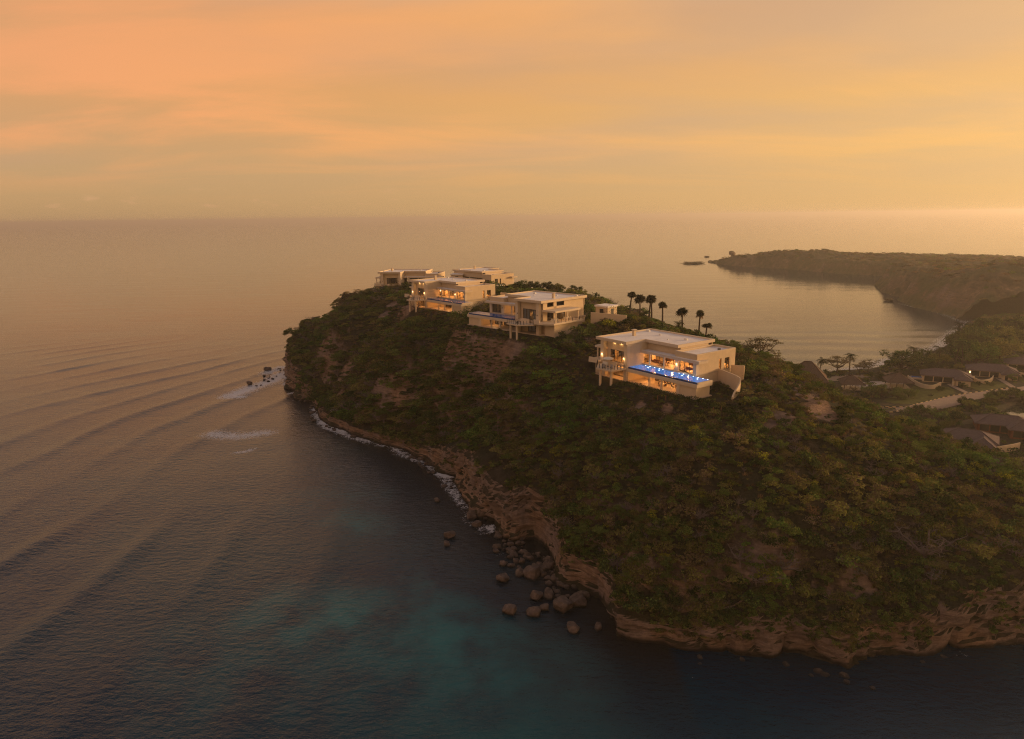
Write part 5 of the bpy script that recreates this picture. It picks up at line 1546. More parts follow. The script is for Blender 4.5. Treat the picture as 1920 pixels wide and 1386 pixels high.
hedge('dark hedge along the terrace edge in front of the nearest villa', [vp(1, 34, -7.8), vp(1, 27, -7.8), vp(1, 22, -2.6), vp(1, 15, -2.4), vp(1, 8, -2.4), vp(1, 2, -2.6)], 2.2, 1.2, 'dark', 2600)
hedge('hedge rounding the end of the nearest villa beneath the curved wall', [vp(1, 1, -2.4), vp(1, -3, -1.6), vp(1, -7, 1.6), vp(1, -10, 5)], 2.2, 1.3, 'dark', 1500)
hedge('tall green hedge between the two middle villas', [vp(3, -3.0, -1.0), vp(3, -4.5, 4), vp(3, -6, 10), vp(3, -6, 15)], 2.0, 3.4, 'green', 1800)
hedge('trimmed hedge along the far garden wall of the middle villa', [vp(2, 42, 22.0), vp(2, 52, 25)], 1.2, 5.4, 'dark', 500)


# ------------------------------------------------------------------ palms
def fan_palm(h, seed, crown=1.5):
    """Washingtonia-like: straight slim trunk, ball of fans, short skirt of dead ones"""
    r = np.random.default_rng(seed); V_ = []; F_ = []; MI = []
    for i in range(28):
        el_ = r.uniform(-.85, 1.35); az_ = r.uniform(0, 2 * np.pi)
        d = Vector((math.cos(el_) * math.cos(az_), math.cos(el_) * math.sin(az_), math.sin(el_)))
        side = d.cross(Vector((0, 0, 1)));  side = side.normalized() if side.length > .05 else Vector((1, 0, 0)); upv = side.cross(d).normalized()
        st = d * (crown * .10); rad = crown * r.uniform(.55, 1.12)
        nb = 9
        for j in range(nb):
            a = (j / (nb - 1) - .5) * 3.0
            dd = (d * math.cos(a) + side * math.sin(a)); tip = st + dd * rad + Vector((0, 0, -.28 * rad * (1 - .3 * math.cos(a)))); wv = (side * math.cos(a) - d * math.sin(a)) * (rad * .13)
            md = st + dd * rad * .55; k = len(V_)
            V_ += [tuple(st), tuple(md - wv + upv * .03), tuple(tip), tuple(md + wv - upv * .03)]; F_.append((k, k + 1, k + 2, k + 3)); MI.append(1 if el_ < -.45 else 0)
    me = bpy.data.meshes.new('crown'); me.from_pydata(V_, [], F_); me.materials.append(LEAF['palm']); me.materials.append(LEAF['brown']); me.polygons.foreach_set('material_index', MI)
    return me


def add_palm(name, label, x, y, z, h, seed, group, crown=1.5, tr=.22, kind='fan', cat='palm tree', lean=(0, 0)):
    r = empty(name, (x, y, z), random.random() * 6); tag(r, label, cat, group)
    lx, ly = lean
    n = 6; pts = [(lx * (i / n) ** 2, ly * (i / n) ** 2, -.5 + (h + .5) * i / n) for i in range(n + 1)]
    MB().tube(pts, [tr * (1.35 - .5 * (i / n)) for i in range(n + 1)], 8).build('trunk', BARK, r, True)
    me = fan_palm(h, seed, crown) if kind == 'fan' else coco_crown(seed, crown)
    c = bpy.data.objects.new('crown', me); link(c, r); c.location = (pts[-1][0], pts[-1][1], h); c.scale = (1 + .14 * math.sin(seed * 2.3), 1 + .14 * math.cos(seed * 3.1), 1 + .2 * math.sin(seed * 1.7)); c.rotation_euler = (.18 * math.sin(seed * 5.0), .18 * math.cos(seed * 4.0), seed)
    return r


_coco = {}


def coco_crown(seed, L_=3.2):
    key = (seed % 5, round(L_, 1))
    if key in _coco: return _coco[key]
    r = np.random.default_rng(seed % 5 + 50); V_ = []; F_ = []; MI = []
    nfr = 15
    for i in range(nfr):
        az_ = 2 * math.pi * i / nfr + r.uniform(-.2, .2); up0 = r.uniform(-.25, 1.25); Lf = L_ * r.uniform(.8, 1.1)
        p = Vector((0, 0, 0)); e = up0; dirh = Vector((math.cos(az_), math.sin(az_), 0)); side = Vector((-math.sin(az_), math.cos(az_), 0)); ns = 9; pts = [p.copy()]
        for s in range(ns):
            p = p + (dirh * math.cos(e) + Vector((0, 0, 1)) * math.sin(e)) * (Lf / ns); e -= r.uniform(.18, .30); pts.append(p.copy())
        for s in range(1, ns + 1):
            t = s / ns; ll = Lf * .27 * (math.sin(math.pi * min(t * .85 + .12, 1)) + .15)
            for sg in (-1, 1):
                for q_ in (0, .5):
                    b0 = pts[s - 1].lerp(pts[s], q_); fw = (pts[s] - pts[s - 1]).normalized()
                    tip = b0 + side * sg * ll * .8 + fw * ll * .5 + Vector((0, 0, -ll * .45)); k = len(V_)
                    V_ += [tuple(b0), tuple(b0 + fw * (Lf / ns * .38)), tuple(tip)]; F_.append((k, k + 1, k + 2)); MI.append(0)
    me = bpy.data.meshes.new('crown'); me.from_pydata(V_, [], F_); me.materials.append(LEAF['palm']); me.materials.append(LEAF['brown'])
    _coco[key] = me; return me


PALMS = [(1181, 545, 588, 'tallest fan palm nearest the garden wall of the middle villa'), (1200, 553, 588, 'fan palm second from the garden wall'), (1217, 555, 594, 'slim fan palm touching the crown of a taller one'), (1222, 551, 594, 'tall fan palm in the close pair'),
         (1242, 564, 604, 'fan palm standing alone behind the pool villa roof'), (1279, 576, 622, 'fan palm rising beside the low feather palm'), (1310, 581, 630, 'tall fan palm over the bay at the end of the row'), (1323, 604, 632, 'shortest fan palm, last of the row')]
for i, (u, vt, vb, lb) in enumerate(PALMS):
    p = surf(u, vb)
    if p is None or p[1] > 300: p = (*atz(u, vb, 40)[:2], 40.0)
    top = aty(u, vt + 8, p[1]); h = max(3.0, top[2] - h1(p[0], p[1]))
    add_palm('fan_palm', lb, p[0], p[1], h1(p[0], p[1]), h, i + 3, 'row of tall fan palms on the crest', crown=(1.85 + .16 * (i % 3)) * (p[1] / 250), tr=.23 * p[1] / 220, lean=(((i * 7) % 5 - 2) * .25, ((i * 3) % 5 - 2) * .2))
p = surf(1272, 622)
add_palm('feather_palm', 'low feather palm with arching fronds under the fan palm row', p[0], p[1], p[2], 2.6, 3, None, 3.2, .3, 'coco')
for i, (k, a, b, s, lb) in enumerate(((1, 1.0, 9.2, 1.5, 'small dark palm in the sunken garden beside the pool villa wall'), (1, -2.5, 8.0, 1.3, 'small palm beneath the curved retaining wall'), (4, 2.0, 16.0, 2.0, 'small palm at the foot of the blank side wall'), (4, 1.5, 11.5, 2.2, 'taller of the small palms before the blank side wall'))):
    x, y, z = vworld(k, a, b)
    add_palm('garden_palm', lb, x, y, h1(x, y), 1.6 + .5 * (k == 4) * 3, i, None, s, .14, 'coco')
p = surf(1403, 668)
add_palm('garden_palm', 'pale spiky palm on the crest behind the pool villa', p[0], p[1], p[2], 2.2, 2, None, 2.4, .2, 'coco')


# ------------------------------------------------------------------ trees


def add_tree(kind, name, label, x, y, z, s, group=None, cat='tree', sz=None):
    tm, cm = TREES[kind]
    r = empty(name, (x, y, z), random.random() * 6.28); r.scale = (s, s, sz or s); tag(r, label, cat, group)
    o = bpy.data.objects.new('trunk', tm); link(o, r)
    if cm: o = bpy.data.objects.new('crown', cm); link(o, r)
    return r


def T(kind, name, label, u, vb, s, z=None, group=None, cat='tree', sz=None):
    p = surf(u, vb) if z is None else (*xy(u, vb, z), z)
    if p is None: return
    if z is not None: p = (p[0], p[1], h1(p[0], p[1]))
    return add_tree(kind, name, label, p[0], p[1], p[2] - .1, s, group, cat, sz)


T('layer', 'almond_tree', 'airy layered tree against the bay, nearest the pool villa', 1422, 678, 8.6, 30)
T('layer2', 'almond_tree', 'low spreading tree beside the airy layered one on the crest', 1452, 682, 6.5, 30)
T('layer', 'almond_tree', 'open layered tree on the beach behind the thatched pavilion', 1568, 700, 9.0, 2.5)
T('layer2', 'almond_tree', 'small leafy tree right of the coconut palm on the beach', 1628, 697, 7.0, 2.5)
T('layer', 'almond_tree', 'short bushy tree at the end of the beach grove', 1612, 698, 5.5, 2.5)
T('dense', 'beach_tree', 'broad dark tree over the surf beside the road lawn', 1688, 698, 11.5, 2.5, sz=10.0)
T('dense3', 'beach_tree', 'smaller dark tree next to the broad one by the surf', 1725, 692, 9.0, 2.5)
T('dense2', 'beach_tree', 'tangled tree under the slanting palms at the water edge', 1760, 690, 7.5, 2.5)
for i, (u, v, h, lb) in enumerate(((1592, 700, 9.5, 'coconut palm standing clear on the beach'), (1503, 697, 7.5, 'bushy coconut palm against the thatched roof'), (1536, 700, 7.5, 'coconut palm right behind the thatched roof'), (1712, 690, 10.0, 'coconut palm rising out of the broad dark tree'), (1757, 690, 10.5, 'lone coconut palm leaning over the surf'), (1790, 688, 13.5, 'tall slanting coconut palm at the edge of the far grove'))):
    x, y = xy(u, v, 2.5)
    add_palm('coconut_palm', lb, x, y, h1(x, y), h, i, None, 4.4, .24, 'coco', lean=(random.uniform(-1.5, 1.5), random.uniform(-1, 1)))
# grove at the head of the bay
r6 = np.random.default_rng(77)
ng_ = 0
for i in range(400):
    u = r6.uniform(1790, 1935); v = r6.uniform(632, 688)
    if v > 640 + (u - 1790) * .55 + 42: continue
    if u > 1880 and v > 652: continue
    if u < 1822 and v < 640: continue
    x, y = xy(u, v, 3)
    if hd(np.array([x]), np.array([y]))[0] < 4: continue
    ng_ += 1
    if ng_ > 64: break
    if r6.random() < .38:
        add_palm('coconut_palm', 'coconut palm in the hazy grove at the head of the bay', x, y, h1(x, y), r6.uniform(9, 14), int(r6.integers(0, 9)), 'coconut palms of the far grove', 4.6, .24, 'coco', lean=(r6.uniform(-2, 2), r6.uniform(-2, 2)))
    else:
        add_tree(['dense', 'dense2', 'dense3'][i % 3], 'grove_tree', ('dark', 'olive', 'green')[i % 3] + (' leafy tree at the near edge of the hazy grove' if v > 662 else ' leafy tree deep in the hazy grove by the bay'), x, y, h1(x, y), r6.uniform(8, 12), ('dark', 'olive', 'green')[i % 3] + (' near trees' if v > 662 else ' deep trees') + ' of the far grove')
# trees on the top of the hill
for u, v, s, k, lb in ((1028, 560, 4.0, 'dense', 'dark round tree behind the middle villa roof'), (1045, 556, 4.6, 'dense2', 'taller tree behind the middle villa roof'), (1078, 556, 4.6, 'dense', 'greyish tree behind the chimney of the middle villa'), (1010, 560, 3.6, 'dense3', 'small tree behind the unlit villa wing'), (1088, 558, 3.8, 'dense2', 'greyish tree with a bare edge over the bay'), (995, 556, 3.2, 'dense', 'low tree beside the low cream outbuilding')):
    x, y = xy(u, v, 42.0); add_tree(k, 'hill_tree', lb, x, y, h1(x, y), s * 1.15)
# bare dead trees low on the slope
for u, v, s, k, lb in ((1460, 1090, 6.0, 'bare', 'bare grey dead tree above the pale cliff face'), (1735, 1055, 6.5, 'bare2', 'wide bare branched tree with a green cap, near the layered bluff'), (1390, 1060, 4.0, 'bare', 'small bare tree on the lower slope'), (1430, 1110, 4.5, 'bare2', 'bare tree tangled over the low cliff'), (1380, 830, 2.5, 'bare', 'bare shrub under the pool villa hedge'), (780, 585, 4.0, 'bare', 'bare tree on the dry bank beside the lit villa'), (1895, 1060, 5.5, 'bare', 'bare tree over the layered bluff at the picture edge')):
    T(k, 'dead_tree', lb, u, v, s, cat='dead tree')

# ------------------------------------------------------------------ boulders
def boulder_mesh(seed, sub=3):
    bm = bmesh.new(); bmesh.ops.create_icosphere(bm, subdivisions=sub, radius=1); r = np.random.default_rng(seed)
    pl = [(Vector(r.normal(size=3)).normalized(), r.uniform(.52, .84)) for _ in range(15)]
    for v_ in bm.verts:
        c = v_.co.copy()
        for n_, d_ in pl:
            e = c.dot(n_) - d_
            if e > 0: c -= n_ * e * .97
        nn = fbm(np.array([c.x * 1.7 + seed]), np.array([c.y * 1.7 + c.z * 1.3]), 3, seed)[0]
        v_.co = c * (1 + nn * .16)
    me = bpy.data.meshes.new('boulder'); bm.to_mesh(me); bm.free(); me.materials.append(EARTHR); return me


EARTHR = bpy.data.materials.new('boulder_rock'); EARTHR.use_nodes = True
_t = EARTHR.node_tree; _b = _t.nodes['Principled BSDF']; _g = _t.nodes.new('ShaderNodeNewGeometry'); _sp = nd(_t, 'ShaderNodeSeparateXYZ'); _t.links.new(_g.outputs['Position'], _sp.inputs[0])
_n = nd(_t, 'ShaderNodeTexNoise', i_Scale=.9, i_Detail=8.0, i_Roughness=.65); _t.links.new(_g.outputs['Position'], _n.inputs['Vector'])
_c1 = ramp(_t, _n.outputs[0], [(.3, (.055, .036, .026)), (.55, (.13, .085, .058)), (.75, (.24, .16, .11))])
_wet = mapr(_t, math_(_t, 'ADD', _sp.outputs[2], math_(_t, 'MULTIPLY', _n.outputs[0], .6)), .35, .95, 0, 1, True)
_t.links.new(mixc(_t, _wet, (.015, .012, .010), _c1), _b.inputs['Base Color']); _b.inputs['Roughness'].default_value = .9
_n2 = nd(_t, 'ShaderNodeTexNoise', i_Scale=3.0, i_Detail=8.0); _t.links.new(_g.outputs['Position'], _n2.inputs['Vector'])
_bp = nd(_t, 'ShaderNodeBump', i_Strength=.8, i_Distance=.3); _t.links.new(_n2.outputs[0], _bp.inputs['Height']); _t.links.new(_bp.outputs[0], _b.inputs['Normal'])
BM = [boulder_mesh(s_) for s_ in range(8)]


def boulder(u, v, px, label, group=None, sq=1.0, name='boulder'):
    """px: width in the photograph in pixels"""
    x, y = xy(u, v, .3); d = math.sqrt(x * x + y * y + CAMH ** 2); R_ = px / 2 * d / FPX
    o = bpy.data.objects.new(name, BM[random.randrange(8)]); link(o); o.location = (x, y, R_ * .25 * sq); o.scale = (R_, R_ * random.uniform(.8, 1.05), R_ * .72 * sq); o.rotation_euler = (random.uniform(-.3, .3), random.uniform(-.3, .3), random.random() * 6)
    tag(o, label, 'boulder', group); return o


for e in ((957, 1146, 36, 'squat dome shaped boulder standing alone in the water'), (1003, 1150, 34, 'wide low boulder in the water beside the dome shaped one'), (1022, 1140, 24, 'reddish boulder touching the wide low one'), (1075, 1178, 32, 'angular boulder alone in dark water, nearest the overhang'), (1122, 1176, 22, 'small dark boulder at the mouth of the overhang'),
          (1055, 1140, 50, 'long sloping slab in front of the overhang'), (1000, 1078, 42, 'largest blocky boulder in the pile'), (905, 965, 36, 'flat topped boulder at the foot of the bare cliff'), (885, 968, 28, 'pale boulder at the foot of the bare cliff'), (895, 985, 22, 'low boulder just below the flat topped one'), (842, 1005, 26, 'dark rock awash off the beach'), (838, 1020, 18, 'striped rock awash off the beach'), (975, 1010, 26, 'leaning rock against the cliff foot'),
          (1080, 1130, 40, 'pointed boulder with a pale face by the overhang'), (945, 1085, 30, 'brown boulder at the seaward edge of the pile'), (975, 1075, 26, 'tan boulder near the middle of the pile'), (1035, 1060, 24, 'square tan boulder high in the pile'), (1005, 1120, 34, 'dark boulder behind the wide low one'), (1030, 1115, 30, 'dark round boulder between pile and slab'), (1095, 1115, 24, 'boulder under the cliff nose'),
          (468, 720, 14, 'larger of the rocks in the surf off the tip'), (503, 694, 16, 'flat rock farthest out off the tip'), (820, 938, 16, 'half sunk rock near the shore foam'), (798, 870, 12, 'small dark rock at the surf line')):
    boulder(*e)
r7 = np.random.default_rng(9)
for i in range(120):
    t = r7.random(); u = 935 + t * 145 + r7.normal(0, 13); v = 1018 + t * 88 + r7.normal(0, 13)
    x, y = xy(u, v, .3)
    if hd(np.array([x]), np.array([y]))[0] > 2.5: continue
    boulder(u, v, r7.uniform(6, 19), 'brown boulder in the tumbled pile under the cliff cove', 'tumbled boulders under the cliff cove')
for i in range(26):
    u = 480 + r7.random() * 62; v = 716 - (u - 480) * .33 + r7.normal(0, 6); boulder(u, v, r7.uniform(3, 8), 'small dark rock in the white surf off the tip', 'small rocks in the surf off the tip', .7)
for i in range(46):
    t = r7.random(); k_ = int(np.interp(t, [0, 1], [np.argmin(np.hypot(CC[:, 0] - xy(930, 1020)[0], CC[:, 1] - xy(930, 1020)[1])), np.argmin(np.hypot(CC[:, 0] - xy(560, 745)[0], CC[:, 1] - xy(560, 745)[1]))]))
    q = CC[k_, :2] + OUTs[k_] * r7.uniform(0, 3.5); d = math.hypot(q[0], q[1]); o = bpy.data.objects.new('boulder', BM[i % 8]); link(o); s = r7.uniform(.5, 1.5); o.location = (q[0], q[1], .1); o.scale = (s, s, s * .6); o.rotation_euler = (0, 0, r7.random() * 6)
    tag(o, 'dark wet rock along the foot of the seaward cliff', 'boulder', 'wet rocks along the cliff foot')
for i in range(12):
    k_ = np.argmin(np.hypot(CC[:, 0] - xy(1800, 1225)[0], CC[:, 1] - xy(1800, 1225)[1])); k2 = np.argmin(np.hypot(CC[:, 0] - xy(1160, 1200)[0], CC[:, 1] - xy(1160, 1200)[1])); k3 = int(k_ + (k2 - k_) * r7.random())
    q = CC[k3, :2] + OUTs[k3] * r7.uniform(.5, 5); o = bpy.data.objects.new('boulder', BM[i % 8]); link(o); s = r7.uniform(.4, 1.1); o.location = (q[0], q[1], -.05); o.scale = (s, s, s * .5); o.rotation_euler = (0, 0, r7.random() * 6)
    tag(o, 'dark rock awash under the near sea cliff', 'boulder', 'rocks awash under the near cliff')

# sea stack and reef at the far point
def stack_rock(u, v, wpx, hpx, label, name='sea_stack'):
    x, y = xy(u, v, 0); d = math.hypot(x, y); R_ = wpx / 2 * d / FPX; H_ = hpx * d / FPX
    bm = bmesh.new(); bmesh.ops.create_icosphere(bm, subdivisions=4, radius=1)
    for v_ in bm.verts:
        c = v_.co; n_ = fbm(np.array([c.x * 2 + u]), np.array([c.y * 2 + c.z * 2]), 4, 3)[0]
        k = 1 + n_ * .9; zz = (c.z + .75) / 1.75; waist = .75 - .35 * math.exp(-((zz - .5) / .16) ** 2) + (1.1 * max(0, .35 - zz)) + .25 * (zz > .5)
        v_.co = Vector((c.x * R_ * k * waist, c.y * R_ * k * waist, zz * H_ * (1 + .2 * n_) - 1))
    me = bpy.data.meshes.new(name); bm.to_mesh(me); bm.free(); me.materials.append(EARTHF); o = bpy.data.objects.new(name, me); link(o); o.location = (x, y, 0); tag(o, label, 'rock'); return o


_x, _y = xy(1378, 490, 0)
_bm = bmesh.new()
for _c, _r in (((0, 0, 4), (11, 8, 6)), ((-3.5, 0, 9.5), (4, 4, 4.5)), ((-5.5, 0, 14.5), (5.5, 4.5, 3.6)), ((5, 0, 8.5), (5.5, 4.5, 3.2))):
    _m = Matrix.Translation(_c) @ Matrix.Diagonal((*_r, 1)); bmesh.ops.create_icosphere(_bm, subdivisions=3, radius=1, matrix=_m)
for v_ in _bm.verts:
    _n = [fbm(np.array([v_.co.x / 3 + q]), np.array([v_.co.y / 3 + v_.co.z / 2.5]), 3, 3)[0] for q in (0, 9, 17)]; v_.co += Vector(_n) * 1.5
_me = bpy.data.meshes.new('sea_stack'); _bm.to_mesh(_me); _bm.free(); _me.materials.append(EARTHF); _o = link(bpy.data.objects.new('sea_stack', _me)); _o.location = (_x, _y, -1); tag(_o, 'mushroom shaped rock knob on the far point', 'rock')
o = stack_rock(1364, 492, 22, 8, 'low rock beside the mushroom shaped knob', 'reef_rock')
o = stack_rock(1300, 494, 42, 4, 'long flat reef off the far point', 'reef_rock')
o = stack_rock(1325, 482, 10, 3, 'tiny rock out in the sea beyond the far point', 'reef_rock')
o = stack_rock(1668, 564, 16, 6, 'flat rock off the foot of the bay cliff', 'reef_rock')

# far scrub
rf_ = np.random.default_rng(31)
fxp = rf_.uniform(310, 1000, 26000); fyp = rf_.uniform(450, 1230, 26000)
ii = np.clip(np.searchsorted(fx_, fxp) - 1, 0, len(fx_) - 2); jj = np.clip(np.searchsorted(fy_, fyp) - 1, 0, len(fy_) - 2)
dd_ = FD[ii, jj]; zz_ = FZ[ii, jj]; ang = fxp / fyp
gsl = np.hypot(FZ[ii + 1, jj] - FZ[ii, jj], FZ[ii, jj + 1] - FZ[ii, jj]) / 2.7
ok = (dd_ > 6) & (zz_ > 3) & (ang < .80) & (rf_.random(26000) < np.clip(.55 + .6 * fbm(fxp / 40, fyp / 40, 3, 2), .08, 1)) & (gsl < 1.1)
n_ = ok.sum(); kk = rf_.choice([0, 2, 4, 7], n_, p=[.05, .17, .36, .42])
scatter_gn('far_scrub', 'hazy scrub on the land across the bay', np.stack([fxp, fyp, zz_], 1)[ok], rf_.uniform(1.6, 4.2, n_), rf_.uniform(0, 6.28, n_), kk * 3 + rf_.integers(0, 3, n_), meshes_all)

qx = rf_.uniform(335, 468, 2600); qy = rf_.uniform(440, 556, 2600); qd = hd(qx, qy); ok = qd > 5
n_ = ok.sum(); kk = rf_.choice([0, 2, 4, 7], n_, p=[.2, .3, .25, .25])
scatter_gn('cove_scrub', 'hazy brush on the rise behind the cove', np.stack([qx, qy, hz(qx, qy)], 1)[ok], rf_.uniform(1.2, 3.4, n_), rf_.uniform(0, 6.28, n_), kk * 3 + rf_.integers(0, 3, n_), meshes_all)

# ------------------------------------------------------------------ low land: road, kerb, lawns, houses, lagoon
def ribbon(name, pts, w_, mat, dz, label=None, kind='structure', z=None):
    P_ = catmull(np.array([(p[0], p[1], 0, 0) for p in pts], float), 1.5); T_ = np.gradient(P_[:, :2], axis=0); T_ /= np.linalg.norm(T_, axis=1)[:, None]; Nn = np.stack([-T_[:, 1], T_[:, 0]], 1)
    w_ = np.interp(np.arange(len(P_)), np.linspace(0, len(P_) - 1, len(w_)), w_) if isinstance(w_, (list, tuple)) else np.full(len(P_), w_)
    rows_ = []
    for s in np.linspace(-1, 1, 7):
        q = P_[:, :2] + Nn * (w_ / 2 * s)[:, None]; rows_.append(np.stack([q[:, 0], q[:, 1], hz(q[:, 0], q[:, 1]) + dz], 1))
    G_ = np.stack(rows_, 0); G_[:, :, 2] = G_[:, :, 2].max(0)[None] 
    o = grid_mesh(name, G_, mat); tag(o, label, kind=kind); return o, P_, Nn, w_


road, RP, RN, RW = ribbon('road', ROAD_PTS, [4.5, 6, 9.5, 9.5, 6, 5, 4.5, 4.2, 4.2], ROADM, .16, 'pale concrete road curving past the lawns')
ribbon('garden_path', PATH1, 2.4, ROADM, .20, 'pale path branching to the first resort villa'); ribbon('garden_path', PATH2, 2.4, ROADM, .20, 'pale path branching to the second resort villa')
kerb = empty('kerb', (RP[0][0], RP[0][1], 0)); tag(kerb, 'black and yellow kerb along the lawn side of the road', 'kerb')
ks = {}
for nm, mt in (('y', KERBY), ('k', KERBK)):
    b_ = MB(); b_.box(-.72, .72, -.18, .18, -.2, .30); me = bpy.data.meshes.new('kerb_stone'); me.from_pydata(b_.v, [], b_.f); me.materials.append(mt); ks[nm] = me
side = 1 if (RP[5, 0] + RN[5, 0]) ** 2 + (RP[5, 1] + RN[5, 1]) ** 2 > RP[5, 0] ** 2 + RP[5, 1] ** 2 else -1
for i in range(2, int(len(RP) * .62)):
    q = RP[i, :2] + RN[i] * side * (RW[i] / 2 + .2); o = bpy.data.objects.new('kerb_stone', ks['y' if i % 2 else 'k']); link(o, kerb); o.location = (q[0] - RP[0][0], q[1] - RP[0][1], h1(q[0], q[1]) + .2)
    o.rotation_euler = (0, 0, math.atan2(RN[i][1], RN[i][0]) + math.pi / 2)
# roundabout
cx_, cy_ = xy(1655, 766, 2.6); ri = empty('roundabout', (cx_, cy_, h1(cx_, cy_) + .2)); tag(ri, 'planted oval traffic island with black and yellow kerb', 'traffic island')
pts = [(6.2 * math.cos(t) , 3.4 * math.sin(t)) for t in np.linspace(0, 2 * math.pi, 25)[:-1]]
MB().prism(pts, -.1, .22).build('soil', pmat('bed_soil', (.06, .045, .025), .95), ri)
for i in range(24):
    t = 2 * math.pi * i / 24; o = bpy.data.objects.new('kerb_stone', ks['y' if i % 2 else 'k']); link(o, ri); o.location = (6.4 * math.cos(t), 3.6 * math.sin(t), .05); o.rotation_euler = (0, 0, math.atan2(3.6 * math.cos(t), -6.4 * math.sin(t))); o.scale = (.95, 1, 1)
for i in range(9):
    o = bpy.data.objects.new('planting', BUSH[['green', 'dark', 'grey'][i % 3]][i % 3]); link(o, ri); o.location = (random.uniform(-4.2, 4.2), random.uniform(-1.8, 1.8), .2); o.scale = (1.2, 1.0, .8)


def patch(name, pts, mat, dz, label, kind='structure'):
    P_ = catmull(np.array([(*xy(u, v, 2.6), 0, 0) for u, v in pts] + [(*xy(*pts[0], 2.6), 0, 0)], float), 3.0)[:-1, :2]
    x0, y0 = P_.min(0); x1, y1 = P_.max(0); st_ = max(1.2, (x1 - x0) / 90)
    X_, Y_ = np.meshgrid(np.arange(x0, x1, st_), np.arange(y0, y1, st_), indexing='ij'); Z_ = hz(X_.ravel(), Y_.ravel()).reshape(X_.shape) + dz
    ins = inside(X_, Y_, P_); idx = np.arange(X_.size).reshape(X_.shape)
    k = ins[:-1, :-1] & ins[1:, 1:] & ins[1:, :-1] & ins[:-1, 1:]
    Q_ = np.stack([idx[:-1, :-1][k], idx[1:, :-1][k], idx[1:, 1:][k], idx[:-1, 1:][k]], 1)
    me = np_mesh(name, np.stack([X_, Y_, Z_], -1).reshape(-1, 3), Q_, True); me.materials.append(mat); o = bpy.data.objects.new(name, me); link(o); tag(o, label, kind=kind); return o


patch('lawn', [(1650, 750), (1700, 757), (1745, 750), (1790, 738), (1790, 728), (1760, 722), (1720, 720), (1690, 730)], LAWN, .08, 'mown lawn inside the bend of the road')
patch('lawn', [(1795, 716), (1850, 712), (1895, 722), (1870, 730), (1840, 735)], LAWN, .09, 'lawn between the two garden paths')
patch('lawn', [(1900, 700), (1960, 690), (2020, 710), (1960, 722), (1915, 718)], LAWN, .09, 'lawn beyond the second garden path')
patch('sand_beach', [(1540, 708), (1580, 700), (1640, 696), (1700, 684), (1740, 674), (1740, 680), (1650, 702), (1560, 714)], SAND, .05, 'narrow strip of beach sand')
patch('pool_terrace', [(1580, 716), (1620, 714), (1680, 714), (1700, 720), (1660, 728), (1600, 730)], pmat('paving', (.50, .42, .36), .8, .2, (.6, .15)), .12, 'pale paved terrace round the pavilions')
for nm, Lg, lb in (('lagoon_water', LAG, 'bright still lagoon reflecting the sky'), ('lagoon_water', LAG2, 'small bright pool of lagoon water')):
    P_ = np.array(Lg); b_ = MB(); b_.prism([tuple(p) for p in catmull(np.array([(p[0], p[1], 0, 0) for p in list(Lg) + [Lg[0]]], float), 3)[:-1, :2]], .0, 1.0)
    o = b_.build(nm, pmat('lagoon', (.02, .025, .02), .03, .5)); tag(o, lb, kind='structure')


def hip_roof(b_, x0, x1, y0, y1, z0, h, ov=.0):
    x0 -= ov; x1 += ov; y0 -= ov; y1 += ov; w_, d_ = x1 - x0, y1 - y0
    if w_ >= d_: r0 = (x0 + d_ / 2, (y0 + y1) / 2); r1 = (x1 - d_ / 2 , (y0 + y1) / 2)
    else: r0 = ((x0 + x1) / 2, y0 + w_ / 2); r1 = ((x0 + x1) / 2, y1 - w_ / 2)
    v = [(x0, y0, z0), (x1, y0, z0), (x1, y1, z0), (x0, y1, z0), (r0[0], r0[1], z0 + h), (r1[0], r1[1], z0 + h), (x0, y0, z0 - .25), (x1, y0, z0 - .25), (x1, y1, z0 - .25), (x0, y1, z0 - .25)]
    f = [(0, 1, 5, 4), (2, 3, 4, 5), (1, 2, 5), (3, 0, 4)] if w_ >= d_ else [(0, 1, 4), (1, 2, 5, 4), (2, 3, 5), (3, 0, 4, 5)]
    b_.add(v, f + [(6, 7, 1, 0), (7, 8, 2, 1), (8, 9, 3, 2), (9, 6, 0, 3), (9, 8, 7, 6)])
    hips = [((x0, y0), r0), ((x1, y0), r1 if w_ >= d_ else r0), ((x1, y1), r1), ((x0, y1), r0 if w_ >= d_ else r1)]
    return [[(a[0], a[1], z0), (b[0], b[1], z0 + h)] for a, b in hips] + [[(r0[0], r0[1], z0 + h), (r1[0], r1[1], z0 + h)]]


